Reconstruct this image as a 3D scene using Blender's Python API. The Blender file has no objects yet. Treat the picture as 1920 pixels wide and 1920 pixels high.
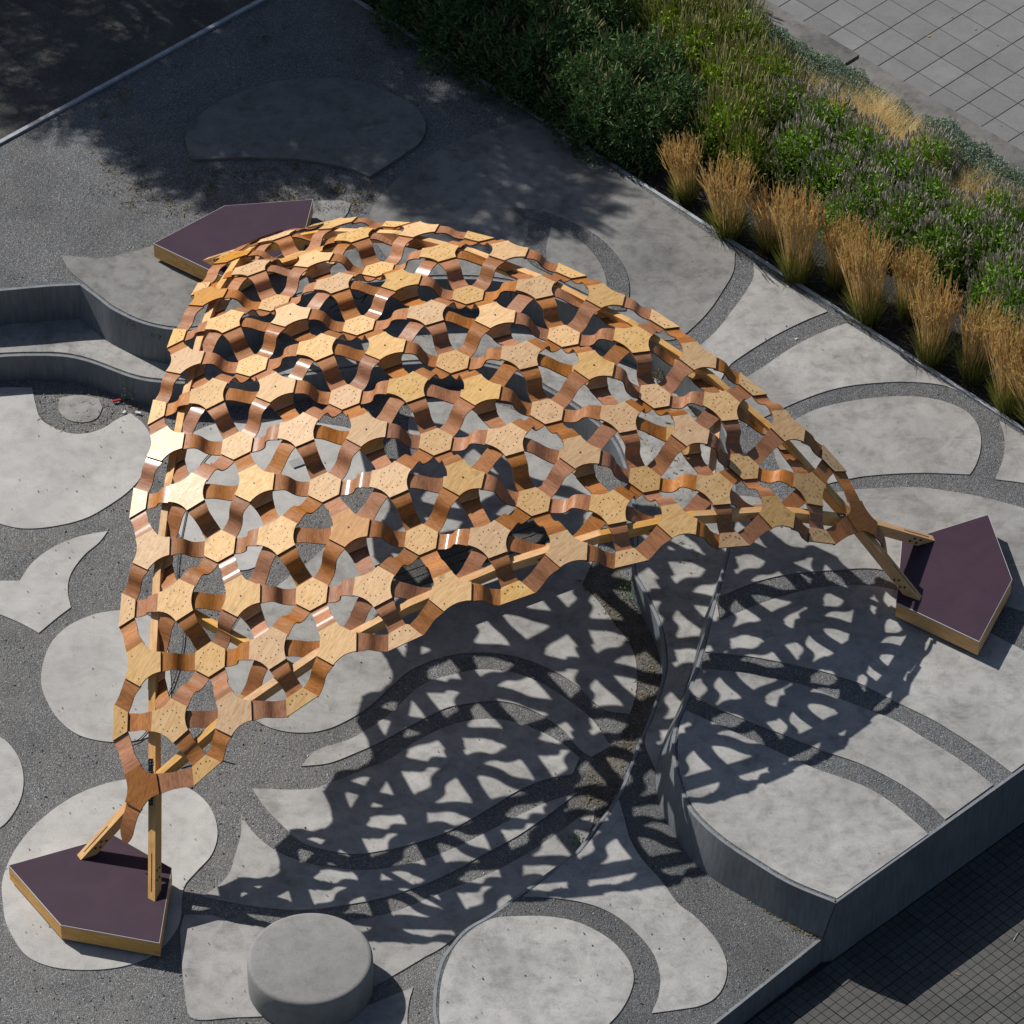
import bpy, bmesh, math, random
import numpy as np
from mathutils import Vector, Matrix
from mathutils.geometry import tessellate_polygon
random.seed(7); rng = np.random.default_rng(11)
SC = bpy.context.scene; COL = SC.collection

# ---------------------------------------------------------------- camera, sky, sun, exposure
TH = 0.7374; DIST = 54.0; FPX = 8956.0                    # a long lens looking down from a roof
CAM = Vector((0.0, -DIST*math.cos(TH), DIST*math.sin(TH)))
cd = bpy.data.cameras.new('camera'); cam = bpy.data.objects.new('camera', cd); COL.objects.link(cam)
cam.location = CAM; cam.rotation_euler = (math.pi/2-TH, 0, 0)
cd.sensor_width = 36.0; cd.lens = FPX/1920*36.0; cd.clip_start = 1.0; cd.clip_end = 1000.0
SC.camera = cam
SUN_AZ = math.radians(-40.0); SUN_EL = math.radians(42.0)  # direction in which shadows fall, height of the sun
SDIR = Vector((math.cos(SUN_AZ)*math.cos(SUN_EL), math.sin(SUN_AZ)*math.cos(SUN_EL), -math.sin(SUN_EL)))
W = bpy.data.worlds.new('World'); SC.world = W; W.use_nodes = True
nt = W.node_tree; nt.nodes.clear()
sky = nt.nodes.new('ShaderNodeTexSky'); sky.sky_type = 'NISHITA'; sky.sun_disc = False
sky.sun_elevation = SUN_EL
sky.sun_rotation = math.atan2(-SDIR.x, -SDIR.y)
bg = nt.nodes.new('ShaderNodeBackground'); bg.inputs[1].default_value = 0.057
wo = nt.nodes.new('ShaderNodeOutputWorld')
nt.links.new(sky.outputs[0], bg.inputs[0]); nt.links.new(bg.outputs[0], wo.inputs[0])
sl = bpy.data.lights.new('sun', 'SUN'); sl.energy = 4.5; sl.angle = math.radians(0.5); sl.color = (1.0, 0.955, 0.89)
so = bpy.data.objects.new('sun', sl); COL.objects.link(so); so.location = (-20, 20, 30)
so.rotation_euler = SDIR.to_track_quat('-Z', 'Y').to_euler()
SC.view_settings.view_transform = 'Standard'; SC.view_settings.look = 'None'
SC.view_settings.gamma = 1.0; SC.view_settings.exposure = 0.28; SC.view_settings.use_curve_mapping = False

def at(u, v, z):
    """survey helper: the point of the level z that the photograph shows at pixel (u, v)"""
    c, s = math.cos(TH), math.sin(TH)
    d = Vector(((u-960), FPX*c-(v-960)*s, -FPX*s-(v-960)*c))
    t = (z-CAM.z)/d.z
    return CAM+d*t

Z_B, Z_T, Z_P, Z_S = -0.50, -0.13, 0.40, -0.49            # basin floor, terrace, plateau, street

# ---------------------------------------------------------------- materials
def mat(name): 
    m = bpy.data.materials.new(name); m.use_nodes = True; n = m.node_tree
    b = n.nodes['Principled BSDF']; return m, n, b
def N(n, t, **k):
    x = n.nodes.new(t)
    for a, v in k.items():
        if a.startswith('i_'):
            x.inputs[int(a[2:])].default_value = v
        else: setattr(x, a, v)
    return x
def noise(n, co, scale, detail=4, rough=.55, dist=0.0):
    x = N(n, 'ShaderNodeTexNoise'); x.inputs['Scale'].default_value = scale; x.inputs['Detail'].default_value = detail
    x.inputs['Roughness'].default_value = rough; x.inputs['Distortion'].default_value = dist
    if co is not None: n.links.new(co, x.inputs['Vector'])
    return x.outputs[0]
def ramp(n, f, stops, interp='LINEAR'):
    r = N(n, 'ShaderNodeValToRGB'); r.color_ramp.interpolation = interp; e = r.color_ramp.elements
    while len(e) < len(stops): e.new(0.5)
    for i, (p, c) in enumerate(stops):
        e[i].position = p; e[i].color = (c, c, c, 1) if isinstance(c, (int, float)) else (*c, 1)
    n.links.new(f, r.inputs[0]); return r.outputs[0]
def mix(n, a, b, f, mode='MIX'):
    x = N(n, 'ShaderNodeMix', data_type='RGBA', blend_type=mode)
    for sock, v in ((x.inputs[0], f), (x.inputs[6], a), (x.inputs[7], b)):
        if hasattr(v, 'links'): n.links.new(v, sock)
        elif isinstance(v, (int, float)): sock.default_value = v if sock == x.inputs[0] else (v, v, v, 1)
        else: sock.default_value = (*v, 1)
    return x.outputs[2]
def bump(n, b, h, strength, dist=.01):
    x = N(n, 'ShaderNodeBump'); x.inputs['Strength'].default_value = strength; x.inputs['Distance'].default_value = dist
    n.links.new(h, x.inputs['Height']); n.links.new(x.outputs[0], b.inputs['Normal'])
def pos(n): return N(n, 'ShaderNodeNewGeometry').outputs['Position']
def voro(n, co, scale, feat='F1', rnd=1.0):
    x = N(n, 'ShaderNodeTexVoronoi', feature=feat); x.inputs['Scale'].default_value = scale; x.inputs['Randomness'].default_value = rnd
    n.links.new(co, x.inputs['Vector']); return x

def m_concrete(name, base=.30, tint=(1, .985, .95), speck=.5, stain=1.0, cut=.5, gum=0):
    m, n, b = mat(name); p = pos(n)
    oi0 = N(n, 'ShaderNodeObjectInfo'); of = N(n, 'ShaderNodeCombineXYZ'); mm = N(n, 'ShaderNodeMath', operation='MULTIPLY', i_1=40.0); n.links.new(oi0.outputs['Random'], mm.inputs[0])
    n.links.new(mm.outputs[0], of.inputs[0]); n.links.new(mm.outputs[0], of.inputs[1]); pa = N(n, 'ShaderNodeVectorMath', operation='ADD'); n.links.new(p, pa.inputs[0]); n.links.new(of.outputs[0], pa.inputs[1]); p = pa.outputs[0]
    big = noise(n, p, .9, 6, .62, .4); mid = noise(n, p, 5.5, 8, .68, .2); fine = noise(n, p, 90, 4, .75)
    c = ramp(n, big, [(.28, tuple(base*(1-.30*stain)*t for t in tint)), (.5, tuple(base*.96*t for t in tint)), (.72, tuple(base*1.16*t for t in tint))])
    c = mix(n, c, ramp(n, mid, [(.34, .62), (.5, .96), (.68, 1.12)]), .75*stain, 'MULTIPLY')
    c = mix(n, c, ramp(n, fine, [(.3, .72), (.5, 1.0), (.7, 1.2)]), .8, 'MULTIPLY')
    # scattered dark pits and specks
    v = voro(n, p, 14); hit = ramp(n, v.outputs['Distance'], [(.05, 1.0), (.10, 0.0)])
    sel = ramp(n, noise(n, p, 2.3, 3), [(.44, 0.0), (.62, 1.0)])
    c = mix(n, c, (.05, .05, .052), mix(n, 0, hit, mix(n, 0, sel, speck, 'MIX'), 'MIX'))
    v2 = voro(n, p, 38); h2 = ramp(n, v2.outputs['Distance'], [(.07, 1.0), (.13, 0.0)])
    c = mix(n, c, (.09, .09, .088), mix(n, 0, h2, speck*.7, 'MIX'))
    if gum:
        v3 = voro(n, p, 3.4); h3 = ramp(n, v3.outputs['Distance'], [(.045, 1.0), (.06, 0.0)]); c = mix(n, c, (.045, .045, .045), mix(n, 0, h3, gum, 'MIX'))
    oi = N(n, 'ShaderNodeObjectInfo'); mr = N(n, 'ShaderNodeMapRange', i_3=.90, i_4=1.07); n.links.new(oi.outputs['Random'], mr.inputs[0]); c = mix(n, c, mr.outputs[0], 1.0, 'MULTIPLY')
    # large weathered clouds
    cl = noise(n, p, 2.1, 10, .78, .9); c = mix(n, c, ramp(n, cl, [(.40, .66), (.52, 1.0), (.66, 1.10)]), .42*min(stain, 1.2), 'MULTIPLY')
    # hairline cracks
    cr = voro(n, p, .55, 'DISTANCE_TO_EDGE'); wv = N(n, 'ShaderNodeTexNoise'); wv.inputs['Scale'].default_value = 3.0; wv.inputs['Detail'].default_value = 8; n.links.new(p, wv.inputs['Vector'])
    ws = N(n, 'ShaderNodeVectorMath', operation='SCALE'); ws.inputs['Scale'].default_value = .55; n.links.new(wv.outputs[1], ws.inputs[0])
    wa = N(n, 'ShaderNodeVectorMath', operation='ADD'); n.links.new(p, wa.inputs[0]); n.links.new(ws.outputs[0], wa.inputs[1]); n.links.new(wa.outputs[0], cr.inputs['Vector'])
    ck = ramp(n, cr.outputs[0], [(.0015, 1.0), (.004, 0.0)]); cm_ = ramp(n, noise(n, p, .8, 2), [(.52, 0.0), (.60, 1.0)])
    c = mix(n, c, (.07, .07, .068), mix(n, 0, ck, mix(n, 0, cm_, .35*min(stain, 1.2), 'MIX'), 'MIX'))
    # long faint scratches
    mp = N(n, 'ShaderNodeMapping'); mp.inputs['Scale'].default_value = (1.2, 14, 1); mp.inputs['Rotation'].default_value = (0, 0, .8); n.links.new(p, mp.inputs[0])
    sc = ramp(n, noise(n, mp.outputs[0], 2.0, 5, .6), [(.60, 0.0), (.70, 1.0)])
    c = mix(n, c, (base*1.35,)*3, mix(n, 0, sc, .22, 'MIX'))
    n.links.new(c, b.inputs['Base Color']); b.inputs['Roughness'].default_value = .88
    bump(n, b, fine, .25, .004); return m
def m_gravel(name, lo=.045, hi=.24, tint=(.97, 1, 1.06), dust=.25, scale=62):
    m, n, b = mat(name); p = pos(n)
    w = N(n, 'ShaderNodeVectorMath', operation='ADD'); n.links.new(p, w.inputs[0])
    nn = N(n, 'ShaderNodeTexNoise'); nn.inputs['Scale'].default_value = 40; n.links.new(p, nn.inputs['Vector'])
    sc = N(n, 'ShaderNodeVectorMath', operation='SCALE'); sc.inputs['Scale'].default_value = .02; n.links.new(nn.outputs[1], sc.inputs[0]); n.links.new(sc.outputs[0], w.inputs[1])
    v = voro(n, w.outputs[0], scale); bw = N(n, 'ShaderNodeSeparateColor'); n.links.new(v.outputs['Color'], bw.inputs[0])
    md = (lo+hi)/2*.85
    c = ramp(n, bw.outputs[0], [(0, tuple(lo*t for t in tint)), (.55, tuple(md*t for t in tint)), (.9, tuple(hi*t for t in tint)), (1, (hi*1.5, hi*1.5, hi*1.5))])
    c = mix(n, c, ramp(n, v.outputs['Distance'], [(.25, 1.0), (.8, .45)]), .7, 'MULTIPLY')
    c = mix(n, c, ramp(n, noise(n, p, 1.1, 6, .65, .5), [(.3, .68), (.5, .95), (.7, 1.2)]), .8, 'MULTIPLY')
    du = ramp(n, noise(n, p, 2.4, 7, .7), [(.45, 0.0), (.7, 1.0)])
    c = mix(n, c, (.20, .19, .17), mix(n, 0, du, dust, 'MIX'))
    n.links.new(c, b.inputs['Base Color']); b.inputs['Roughness'].default_value = .9
    iv = N(n, 'ShaderNodeMath', operation='SUBTRACT', i_0=1.0); n.links.new(v.outputs['Distance'], iv.inputs[1])
    bump(n, b, iv.outputs[0], .9, .012); return m
def m_steel(name, base=(.125, .14, .155)):
    m, n, b = mat(name); p = pos(n)
    big = noise(n, p, 1.3, 5, .6); 
    mp = N(n, 'ShaderNodeMapping'); mp.inputs['Scale'].default_value = (7, 7, .8); n.links.new(p, mp.inputs[0])
    st = noise(n, mp.outputs[0], 3.5, 6, .7)
    c = ramp(n, big, [(.3, tuple(t*.82 for t in base)), (.7, tuple(t*1.15 for t in base))])
    c = mix(n, c, ramp(n, st, [(.35, .72), (.55, 1.0), (.72, 1.3)]), .85, 'MULTIPLY')
    ru = ramp(n, noise(n, p, 9, 8, .75), [(.66, 0.0), (.70, 1.0)])
    c = mix(n, c, (.12, .045, .02), mix(n, 0, ru, .6, 'MIX'))
    n.links.new(c, b.inputs['Base Color']); b.inputs['Roughness'].default_value = .5; b.inputs['Metallic'].default_value = .0
    b.inputs['Specular IOR Level'].default_value = .35
    bump(n, b, st, .1, .004); return m
def m_rim(name, f=1.0):
    m, n, b = mat(name); p = pos(n)
    k = noise(n, p, 7, 8, .75)
    c = ramp(n, k, [(.40, (.34*f, .37*f, .41*f)), (.60, (.25*f, .27*f, .29*f)), (.68, (.16, .085, .05)), (.85, (.10, .05, .035))])
    n.links.new(c, b.inputs['Base Color']); b.inputs['Roughness'].default_value = .55; return m
def m_ply(name, cols, edge=False, gloss=.32, ringk=1.0, coat=0.0, warp=1.0, fibre=.5):
    """veneer: growth figure from stretched, warped noise in the panel's own UV metres, each panel its own offset and tone"""
    m, n, b = mat(name)
    uv = N(n, 'ShaderNodeUVMap'); oi = N(n, 'ShaderNodeObjectInfo')
    cx = N(n, 'ShaderNodeCombineXYZ'); mu = N(n, 'ShaderNodeMath', operation='MULTIPLY', i_1=53.0); n.links.new(oi.outputs['Random'], mu.inputs[0])
    n.links.new(mu.outputs[0], cx.inputs[0]); n.links.new(mu.outputs[0], cx.inputs[2])
    ad = N(n, 'ShaderNodeVectorMath', operation='ADD'); n.links.new(uv.outputs[0], ad.inputs[0]); n.links.new(cx.outputs[0], ad.inputs[1])
    mp = N(n, 'ShaderNodeMapping'); mp.inputs['Scale'].default_value = (1.6, 9.0, 1.0); n.links.new(ad.outputs[0], mp.inputs[0])
    fig = noise(n, mp.outputs[0], 2.0*ringk, 5, .62, 1.6*warp)
    mp2 = N(n, 'ShaderNodeMapping'); mp2.inputs['Scale'].default_value = (6, 120, 1.0); n.links.new(ad.outputs[0], mp2.inputs[0])
    fib = noise(n, mp2.outputs[0], 2.0, 4, .6)
    c = ramp(n, fig, [(.28, cols[0]), (.47, cols[1]), (.60, cols[2]), (.8, cols[1])])
    c = mix(n, c, ramp(n, fib, [(.3, .70), (.5, 1.0), (.7, 1.22)]), fibre, 'MULTIPLY')
    kn = voro(n, ad.outputs[0], 3.1); kk = ramp(n, kn.outputs['Distance'], [(.05, 1.0), (.16, 0.0)])
    c = mix(n, c, tuple(t*.55 for t in cols[0]), mix(n, 0, kk, .5, 'MIX'))
    hs = N(n, 'ShaderNodeHueSaturation'); n.links.new(c, hs.inputs['Color'])
    mr = N(n, 'ShaderNodeMapRange', i_3=.80, i_4=1.14); n.links.new(oi.outputs['Random'], mr.inputs[0]); n.links.new(mr.outputs[0], hs.inputs['Value'])
    mu2 = N(n, 'ShaderNodeMath', operation='MULTIPLY', i_1=17.3); n.links.new(oi.outputs['Random'], mu2.inputs[0])
    fr = N(n, 'ShaderNodeMath', operation='FRACT'); n.links.new(mu2.outputs[0], fr.inputs[0])
    mr2 = N(n, 'ShaderNodeMapRange', i_3=.4935, i_4=.5015); n.links.new(fr.outputs[0], mr2.inputs[0]); n.links.new(mr2.outputs[0], hs.inputs['Hue'])
    mr3 = N(n, 'ShaderNodeMapRange', i_3=.90, i_4=1.14); n.links.new(fr.outputs[0], mr3.inputs[0]); n.links.new(mr3.outputs[0], hs.inputs['Saturation'])
    n.links.new(hs.outputs[0], b.inputs['Base Color'])
    rr = ramp(n, noise(n, ad.outputs[0], 14, 5, .7), [(.35, gloss), (.65, gloss+.18)])
    n.links.new(rr, b.inputs['Roughness'])
    b.inputs['Coat Weight'].default_value = coat; b.inputs['Coat Roughness'].default_value = .19; b.inputs['Specular IOR Level'].default_value = .32
    bump(n, b, noise(n, ad.outputs[0], 16, 8, .75), .28, .008)
    return m
def m_plain(name, col, rough=.6, metal=0.0, nz=0.0, ns=8):
    m, n, b = mat(name); b.inputs['Roughness'].default_value = rough; b.inputs['Metallic'].default_value = metal
    b.inputs['Base Color'].default_value = (*col, 1)
    if nz:
        k = noise(n, pos(n), ns, 5, .65)
        n.links.new(mix(n, col, ramp(n, k, [(.3, 1-nz), (.7, 1+nz)]), 1.0, 'MULTIPLY'), b.inputs['Base Color'])
    return m
def m_leaf(name, a, bcol, rough=.55, trans=.25, scale=9):
    m, n, b = mat(name); g = N(n, 'ShaderNodeNewGeometry')
    c = mix(n, a, bcol, g.outputs['Random Per Island'])
    c = mix(n, c, ramp(n, noise(n, g.outputs['Position'], scale, 3), [(.3, .75), (.7, 1.25)]), .7, 'MULTIPLY')
    n.links.new(c, b.inputs['Base Color']); b.inputs['Roughness'].default_value = rough; b.inputs['Specular IOR Level'].default_value = .3
    tr = N(n, 'ShaderNodeBsdfTranslucent'); n.links.new(c, tr.inputs[0])
    mx = N(n, 'ShaderNodeMixShader', i_0=trans); o = n.nodes['Material Output']
    n.links.new(b.outputs[0], mx.inputs[1]); n.links.new(tr.outputs[0], mx.inputs[2]); n.links.new(mx.outputs[0], o.inputs[0]); return m

def m_deck(name):
    m, n, b = mat(name); p = pos(n)
    mp = N(n, 'ShaderNodeMapping'); mp.inputs['Scale'].default_value = (1, 6, 1); mp.inputs['Rotation'].default_value = (0, 0, .6); n.links.new(p, mp.inputs[0])
    s = noise(n, mp.outputs[0], 3.0, 8, .7, 2.5); k = noise(n, p, 1.6, 6, .65, 1.0)
    c = ramp(n, k, [(.3, (.034, .017, .030)), (.7, (.046, .024, .040))])
    c = mix(n, c, (.085, .065, .080), mix(n, 0, ramp(n, s, [(.60, 0.0), (.72, 1.0)]), .35, 'MIX'))
    n.links.new(c, b.inputs['Base Color']); b.inputs['Roughness'].default_value = .55; b.inputs['Specular IOR Level'].default_value = .22; return m
M = dict(
 conc=m_concrete('pale_concrete', .325), conc_plain=m_concrete('plateau_concrete', .30, speck=.55, stain=1.05), conc_light=m_concrete('clean_concrete', .38, speck=.25, stain=.55),
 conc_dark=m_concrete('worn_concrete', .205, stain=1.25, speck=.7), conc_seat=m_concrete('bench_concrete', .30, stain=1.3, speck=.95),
 drum=m_concrete('drum_concrete', .21, tint=(1, .99, .96), stain=.6, speck=.45), kerb=m_concrete('kerb_concrete', .135, tint=(1, .96, .92), stain=1.6, speck=.5),
 paver=m_concrete('paver_concrete', .162, tint=(1, 1, 1.01), stain=.35, speck=.3, gum=.75), cobble=m_concrete('cobble_concrete', .075, tint=(1, .99, .97), stain=.7, speck=.2),
 gravel=m_gravel('grey_gravel', .085, .235, scale=95), gravel_dusty=m_gravel('dusty_gravel', .105, .27, (.99, 1, 1.01), .5, 90), gravel_fine=m_gravel('fine_gravel', .075, .20, (.97, 1, 1.04), .2, 105),
 asphalt=m_gravel('asphalt', .045, .115, (1.02, 1, .96), .25, 120), soil=m_gravel('planting_soil', .012, .032, (1.2, 1, .8), .0, 50),
 steel=m_steel('painted_steel'), rim=m_rim('steel_rim'),
 ply=m_ply('birch_plywood', ((.47, .272, .112), (.60, .38, .172), (.67, .46, .235)), coat=.2, gloss=.42, warp=2.2, ringk=.8, fibre=.32),
 veneer=m_ply('brown_film_veneer', ((.215, .082, .028), (.32, .130, .045), (.39, .175, .064)), gloss=.52, coat=.26, ringk=1.1, warp=1.8, fibre=.36),
 amber=m_ply('amber_plywood', ((.40, .185, .045), (.50, .25, .07), (.56, .30, .10)), coat=.3, gloss=.4, warp=2.0), rim_w=m_rim('dark_wall_rim', .55),  # wall rims have a darker tone than the steel edging
 edge=m_plain('dark_plywood_edge', (.085, .035, .016), .7), plyedge=m_plain('plywood_edge', (.16, .075, .03), .7, nz=.3, ns=120),
 timber=m_ply('spruce_timber', ((.50, .265, .090), (.60, .345, .130), (.66, .405, .17)), gloss=.5, warp=.5),
 deck=m_deck('purple_brown_film_deck'), trim=m_plain('aluminium_trim', (.42, .40, .40), .4),
 black=m_plain('black_steel', (.012, .013, .016), .4), screw=m_plain('screw_head', (.06, .07, .09), .35, .6),
 zinc=m_plain('galvanised_plate', (.30, .31, .31), .45, .3, .15, 30), debris=m_gravel('leaf_debris', .045, .17, (1.05, 1, .92), .5, 80), conc_shade=m_concrete('shade_toned_concrete', .15, stain=1.2, speck=.6), spray=m_plain('black_spray_paint', (.008, .008, .010), .6), spray_pale=m_plain('pale_marker', (.22, .22, .25), .6), spray_red=m_plain('red_marker', (.10, .02, .03), .6),  # concrete of the tree-shaded slab carries part of that shade in its colour
 stone=m_plain('pebble_stone', (.16, .16, .165), .85, nz=.6, ns=6),
 stone_l=m_plain('pale_pebble', (.38, .37, .35), .85, nz=.3, ns=6), joint=m_plain('joint_sand', (.030, .028, .026), .95),
 litter=m_plain('white_litter', (.5, .5, .5), .6), red=m_plain('red_plastic', (.35, .02, .02), .4), dry=m_plain('dry_twig', (.30, .17, .08), .8),
)
# ---------------------------------------------------------------- object helpers
def link(o, parent=None):
    COL.objects.link(o)
    if parent is not None: o.parent = parent
    return o
def mesh_obj(name, V_, F_, mats, parent=None, mi=None, uv=None, smooth=False, kind=None, label=None, cat=None, group=None):
    me = bpy.data.meshes.new(name); me.from_pydata([tuple(v) for v in V_], [], F_)
    for m in (mats if isinstance(mats, (list, tuple)) else [mats]): me.materials.append(m)
    if mi is not None: me.polygons.foreach_set('material_index', mi)
    if uv is not None:
        ul = me.uv_layers.new(name='UVMap'); idx = np.empty(len(me.loops), dtype=np.int32); me.loops.foreach_get('vertex_index', idx)
        ul.data.foreach_set('uv', np.asarray(uv, dtype=np.float32)[idx].ravel())
    if smooth: me.polygons.foreach_set('use_smooth', [True]*len(me.polygons))
    me.update(); o = bpy.data.objects.new(name, me); link(o, parent); tag(o, label, cat, group, kind); return o
def tag(o, label=None, cat=None, group=None, kind=None):
    for k, v in (('label', label), ('category', cat), ('group', group), ('kind', kind)):
        if v: o[k] = v
    return o
def empty(name, loc, label=None, cat=None, group=None):
    o = bpy.data.objects.new(name, None); o.empty_display_size = .1; o.location = loc; link(o); return tag(o, label, cat, group)
def smooth_poly(pts, closed=True, step=7.0, corner=48):
    """Catmull-Rom through the points, keeping sharp corners"""
    n = len(pts); P = [Vector(p) for p in pts]; out = []
    def sharp(i):
        if not closed and (i == 0 or i == n-1): return True
        a, b, c = P[(i-1) % n], P[i], P[(i+1) % n]
        if (b-a).length < 1e-6 or (c-b).length < 1e-6: return True
        return (b-a).angle(c-b) > math.radians(corner)
    S = [sharp(i) for i in range(n)]
    for i in range(n if closed else n-1):
        p1, p2 = P[i], P[(i+1) % n]
        p0 = P[(i-1) % n] if not S[i] else p1*2-p2
        p3 = P[(i+2) % n] if not S[(i+1) % n] else p2*2-p1
        if S[i] and not S[(i+1) % n]: p0 = p1*2-p2
        k = max(1, int((p2-p1).length/step))
        L = (p2-p1).length
        t1 = (p2-p0); t2 = (p3-p1)
        t1 = t1*(L/max(t1.length, 1e-6)); t2 = t2*(L/max(t2.length, 1e-6))
        for j in range(k):
            t = j/k; h = t*t; q = h*t
            out.append(p1*(2*q-3*h+1)+t1*(q-2*h+t)+p2*(3*h-2*q)+t2*(q-h))
    if not closed: out.append(P[-1])
    return [tuple(p) for p in out]
def area2(p): return sum(p[i][0]*p[(i+1) % len(p)][1]-p[(i+1) % len(p)][0]*p[i][1] for i in range(len(p)))
def slab(name, pxpts, zref, top, bottom, m, parent=None, smooth=True, sidem=None, **kw):
    """flat piece outlined at level zref; its top at `top`, its skirt down to `bottom`"""
    pts = smooth_poly(pxpts) if smooth else pxpts
    w = [at(u, v, zref) for u, v in pts]; w = [(p.x, p.y) for p in w]
    if area2(w) < 0: w = w[::-1]
    n = len(w); V_ = [(x, y, top) for x, y in w]+[(x, y, bottom) for x, y in w]
    tris = tessellate_polygon([[Vector((x, y, 0)) for x, y in w]])
    F_ = []
    for t in tris:
        a, b, c = [Vector(V_[i]) for i in t]
        F_.append(tuple(t) if (b-a).cross(c-a).z > 0 else (t[0], t[2], t[1]))
    nf = len(F_)
    for i in range(n): j = (i+1) % n; F_.append((i, i+n, j+n, j))
    return mesh_obj(name, V_, F_, [m, sidem or m], parent, [0]*nf+[1]*n, **kw)
def box_vf(a, b, wdir, h, w, updir):
    pass
def bar(name, p, q, w, h, m, parent=None, up=Vector((0, 0, 1)), **kw):
    """a straight squared timber whose top centre line runs from p to q"""
    p = Vector(p); q = Vector(q); d = (q-p).normalized(); s = d.cross(up).normalized(); u = s.cross(d)
    V_ = []; uv = []; L = (q-p).length
    for e, (c, l) in enumerate(((p, 0), (q, L))):
        for a, b_ in ((-1, 0), (1, 0), (1, -1), (-1, -1)):
            V_.append(c+s*(a*w/2)+u*(b_*h))
    F_ = [(0, 1, 2, 3)[::-1], (4, 5, 6, 7)]
    for i in range(4): j = (i+1) % 4; F_.append((i, j, j+4, i+4))
    # own vertices for every face so that the grain runs along the bar
    V2 = []; F2 = []; uv = []
    for fi, f in enumerate(F_):
        F2.append(tuple(range(len(V2), len(V2)+4)))
        for v in f:
            x = V_[v]-p; V2.append(V_[v]); uv.append((x.dot(d), x.dot(s)+x.dot(u)+.3*fi))
    return mesh_obj(name, V2, F2, m, parent, uv=uv, **kw)
def box_faces(V_, F_, c, X, Y, Z):
    """append a box centred at c with half-axes X, Y, Z"""
    o = len(V_)
    for k in (-1, 1):
        for a, b_ in ((-1, -1), (1, -1), (1, 1), (-1, 1)): V_.append(c+X*a+Y*b_+Z*k)
    F_ += [(o+3, o+2, o+1, o), (o+4, o+5, o+6, o+7)]+[(o+i, o+(i+1) % 4, o+4+(i+1) % 4, o+4+i) for i in range(4)]
def bez(a, b, c, d, t):
    s = 1-t; return a*(s*s*s)+b*(3*s*s*t)+c*(3*s*t*t)+d*(t*t*t)

# ---------------------------------------------------------------- ground levels
UP = 0.30                                                  # subgrade of everything on the upper level
o = mesh_obj('ground', [(-200, -200, -.53), (200, -200, -.53), (200, 200, -.53), (-200, 200, -.53)], [(0, 1, 2, 3)], M['asphalt'], kind='structure')
W1L = [(-5000, 900), (-700, 594), (0, 545), (90, 537), (150, 534)]
W1C = [(150, 534), (187, 562), (212, 581), (270, 607), (336, 619), (400, 612), (470, 590), (540, 562), (620, 540), (720, 527), (820, 523), (900, 524),
       (960, 532), (1010, 548), (1080, 575), (1150, 603), (1225, 640), (1280, 685), (1325, 740), (1355, 800), (1370, 860), (1375, 930), (1370, 990),
       (1359, 1047), (1337, 1131), (1319, 1203), (1303, 1259), (1278, 1331), (1266, 1359), (1261, 1391), (1264, 1437), (1278, 1487), (1300, 1528),
       (1353, 1577), (1413, 1617), (1480, 1657), (1567, 1693)]
W1B = [(u, v+66) for u, v in W1C[:22]]+[(1364, 1056), (1345, 1105), (1319, 1165), (1302, 1240), (1290, 1285), (1269, 1337), (1252, 1372), (1240, 1405),
       (1231, 1440), (1235, 1500), (1256, 1549), (1313, 1628), (1413, 1693), (1480, 1731), (1542, 1760)]
W1B[22] = (1367, 1048)
W1B = W1B[:37]
W5 = [(1567, 1693), (1920, 1441), (9000, -3610)]
W6 = [(1542, 1760), (1340, 1921), (700, 2430)]
STREET_UP = [(1567, 1693)]
W2 = [(-5000, 1180), (-500, 712), (0, 669), (45, 667), (94, 667), (131, 670), (172, 680), (242, 706), (281, 715), (340, 719), (420, 720), (500, 713), (600, 700),
      (700, 688), (800, 681), (870, 681), (918, 688), (971, 702), (1020, 729), (1070, 759), (1118, 796), (1148, 826), (1171, 877), (1186, 940), (1190, 1010), (1186, 1069),
      (1206, 1109), (1231, 1162), (1242, 1203), (1245, 1250), (1237, 1290), (1219, 1344), (1194, 1403), (1159, 1491), (1119, 1547), (1080, 1598), (1063, 1611),
      (1017, 1645), (973, 1677), (917, 1717), (873, 1743), (843, 1777), (827, 1803), (817, 1840), (813, 1880), (815, 1913), (832, 1965), (880, 2012), (960, 2045), (1100, 2110)]
def crv(pts, k=6):
    """paired subdivision: the same number of points for every control list of the same length"""
    P = [Vector(p) for p in pts]; out = []
    for i in range(len(P)-1):
        p0 = P[max(i-1, 0)]; p1 = P[i]; p2 = P[i+1]; p3 = P[min(i+2, len(P)-1)]; L = (p2-p1).length
        t1 = (p2-p0); t2 = (p3-p1); t1 = t1*(L/max(t1.length, 1e-6)); t2 = t2*(L/max(t2.length, 1e-6))
        if L > 1500: t1 = t2 = p2-p1
        for j in range(k):
            t = j/k; h = t*t; q = h*t; out.append(p1*(2*q-3*h+1)+t1*(q-2*h+t)+p2*(3*h-2*q)+t2*(q-h))
    out.append(P[-1]); return [tuple(p) for p in out]
def offs(pts, d):
    """world polyline pushed sideways by d (left of its direction)"""
    out = []
    for i, p in enumerate(pts):
        a = pts[max(i-1, 0)]; b = pts[min(i+1, len(pts)-1)]; t = Vector((b[0]-a[0], b[1]-a[1])); t.normalize()
        out.append(Vector((p[0]-t.y*d, p[1]+t.x*d, p[2])))
    return out
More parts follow.
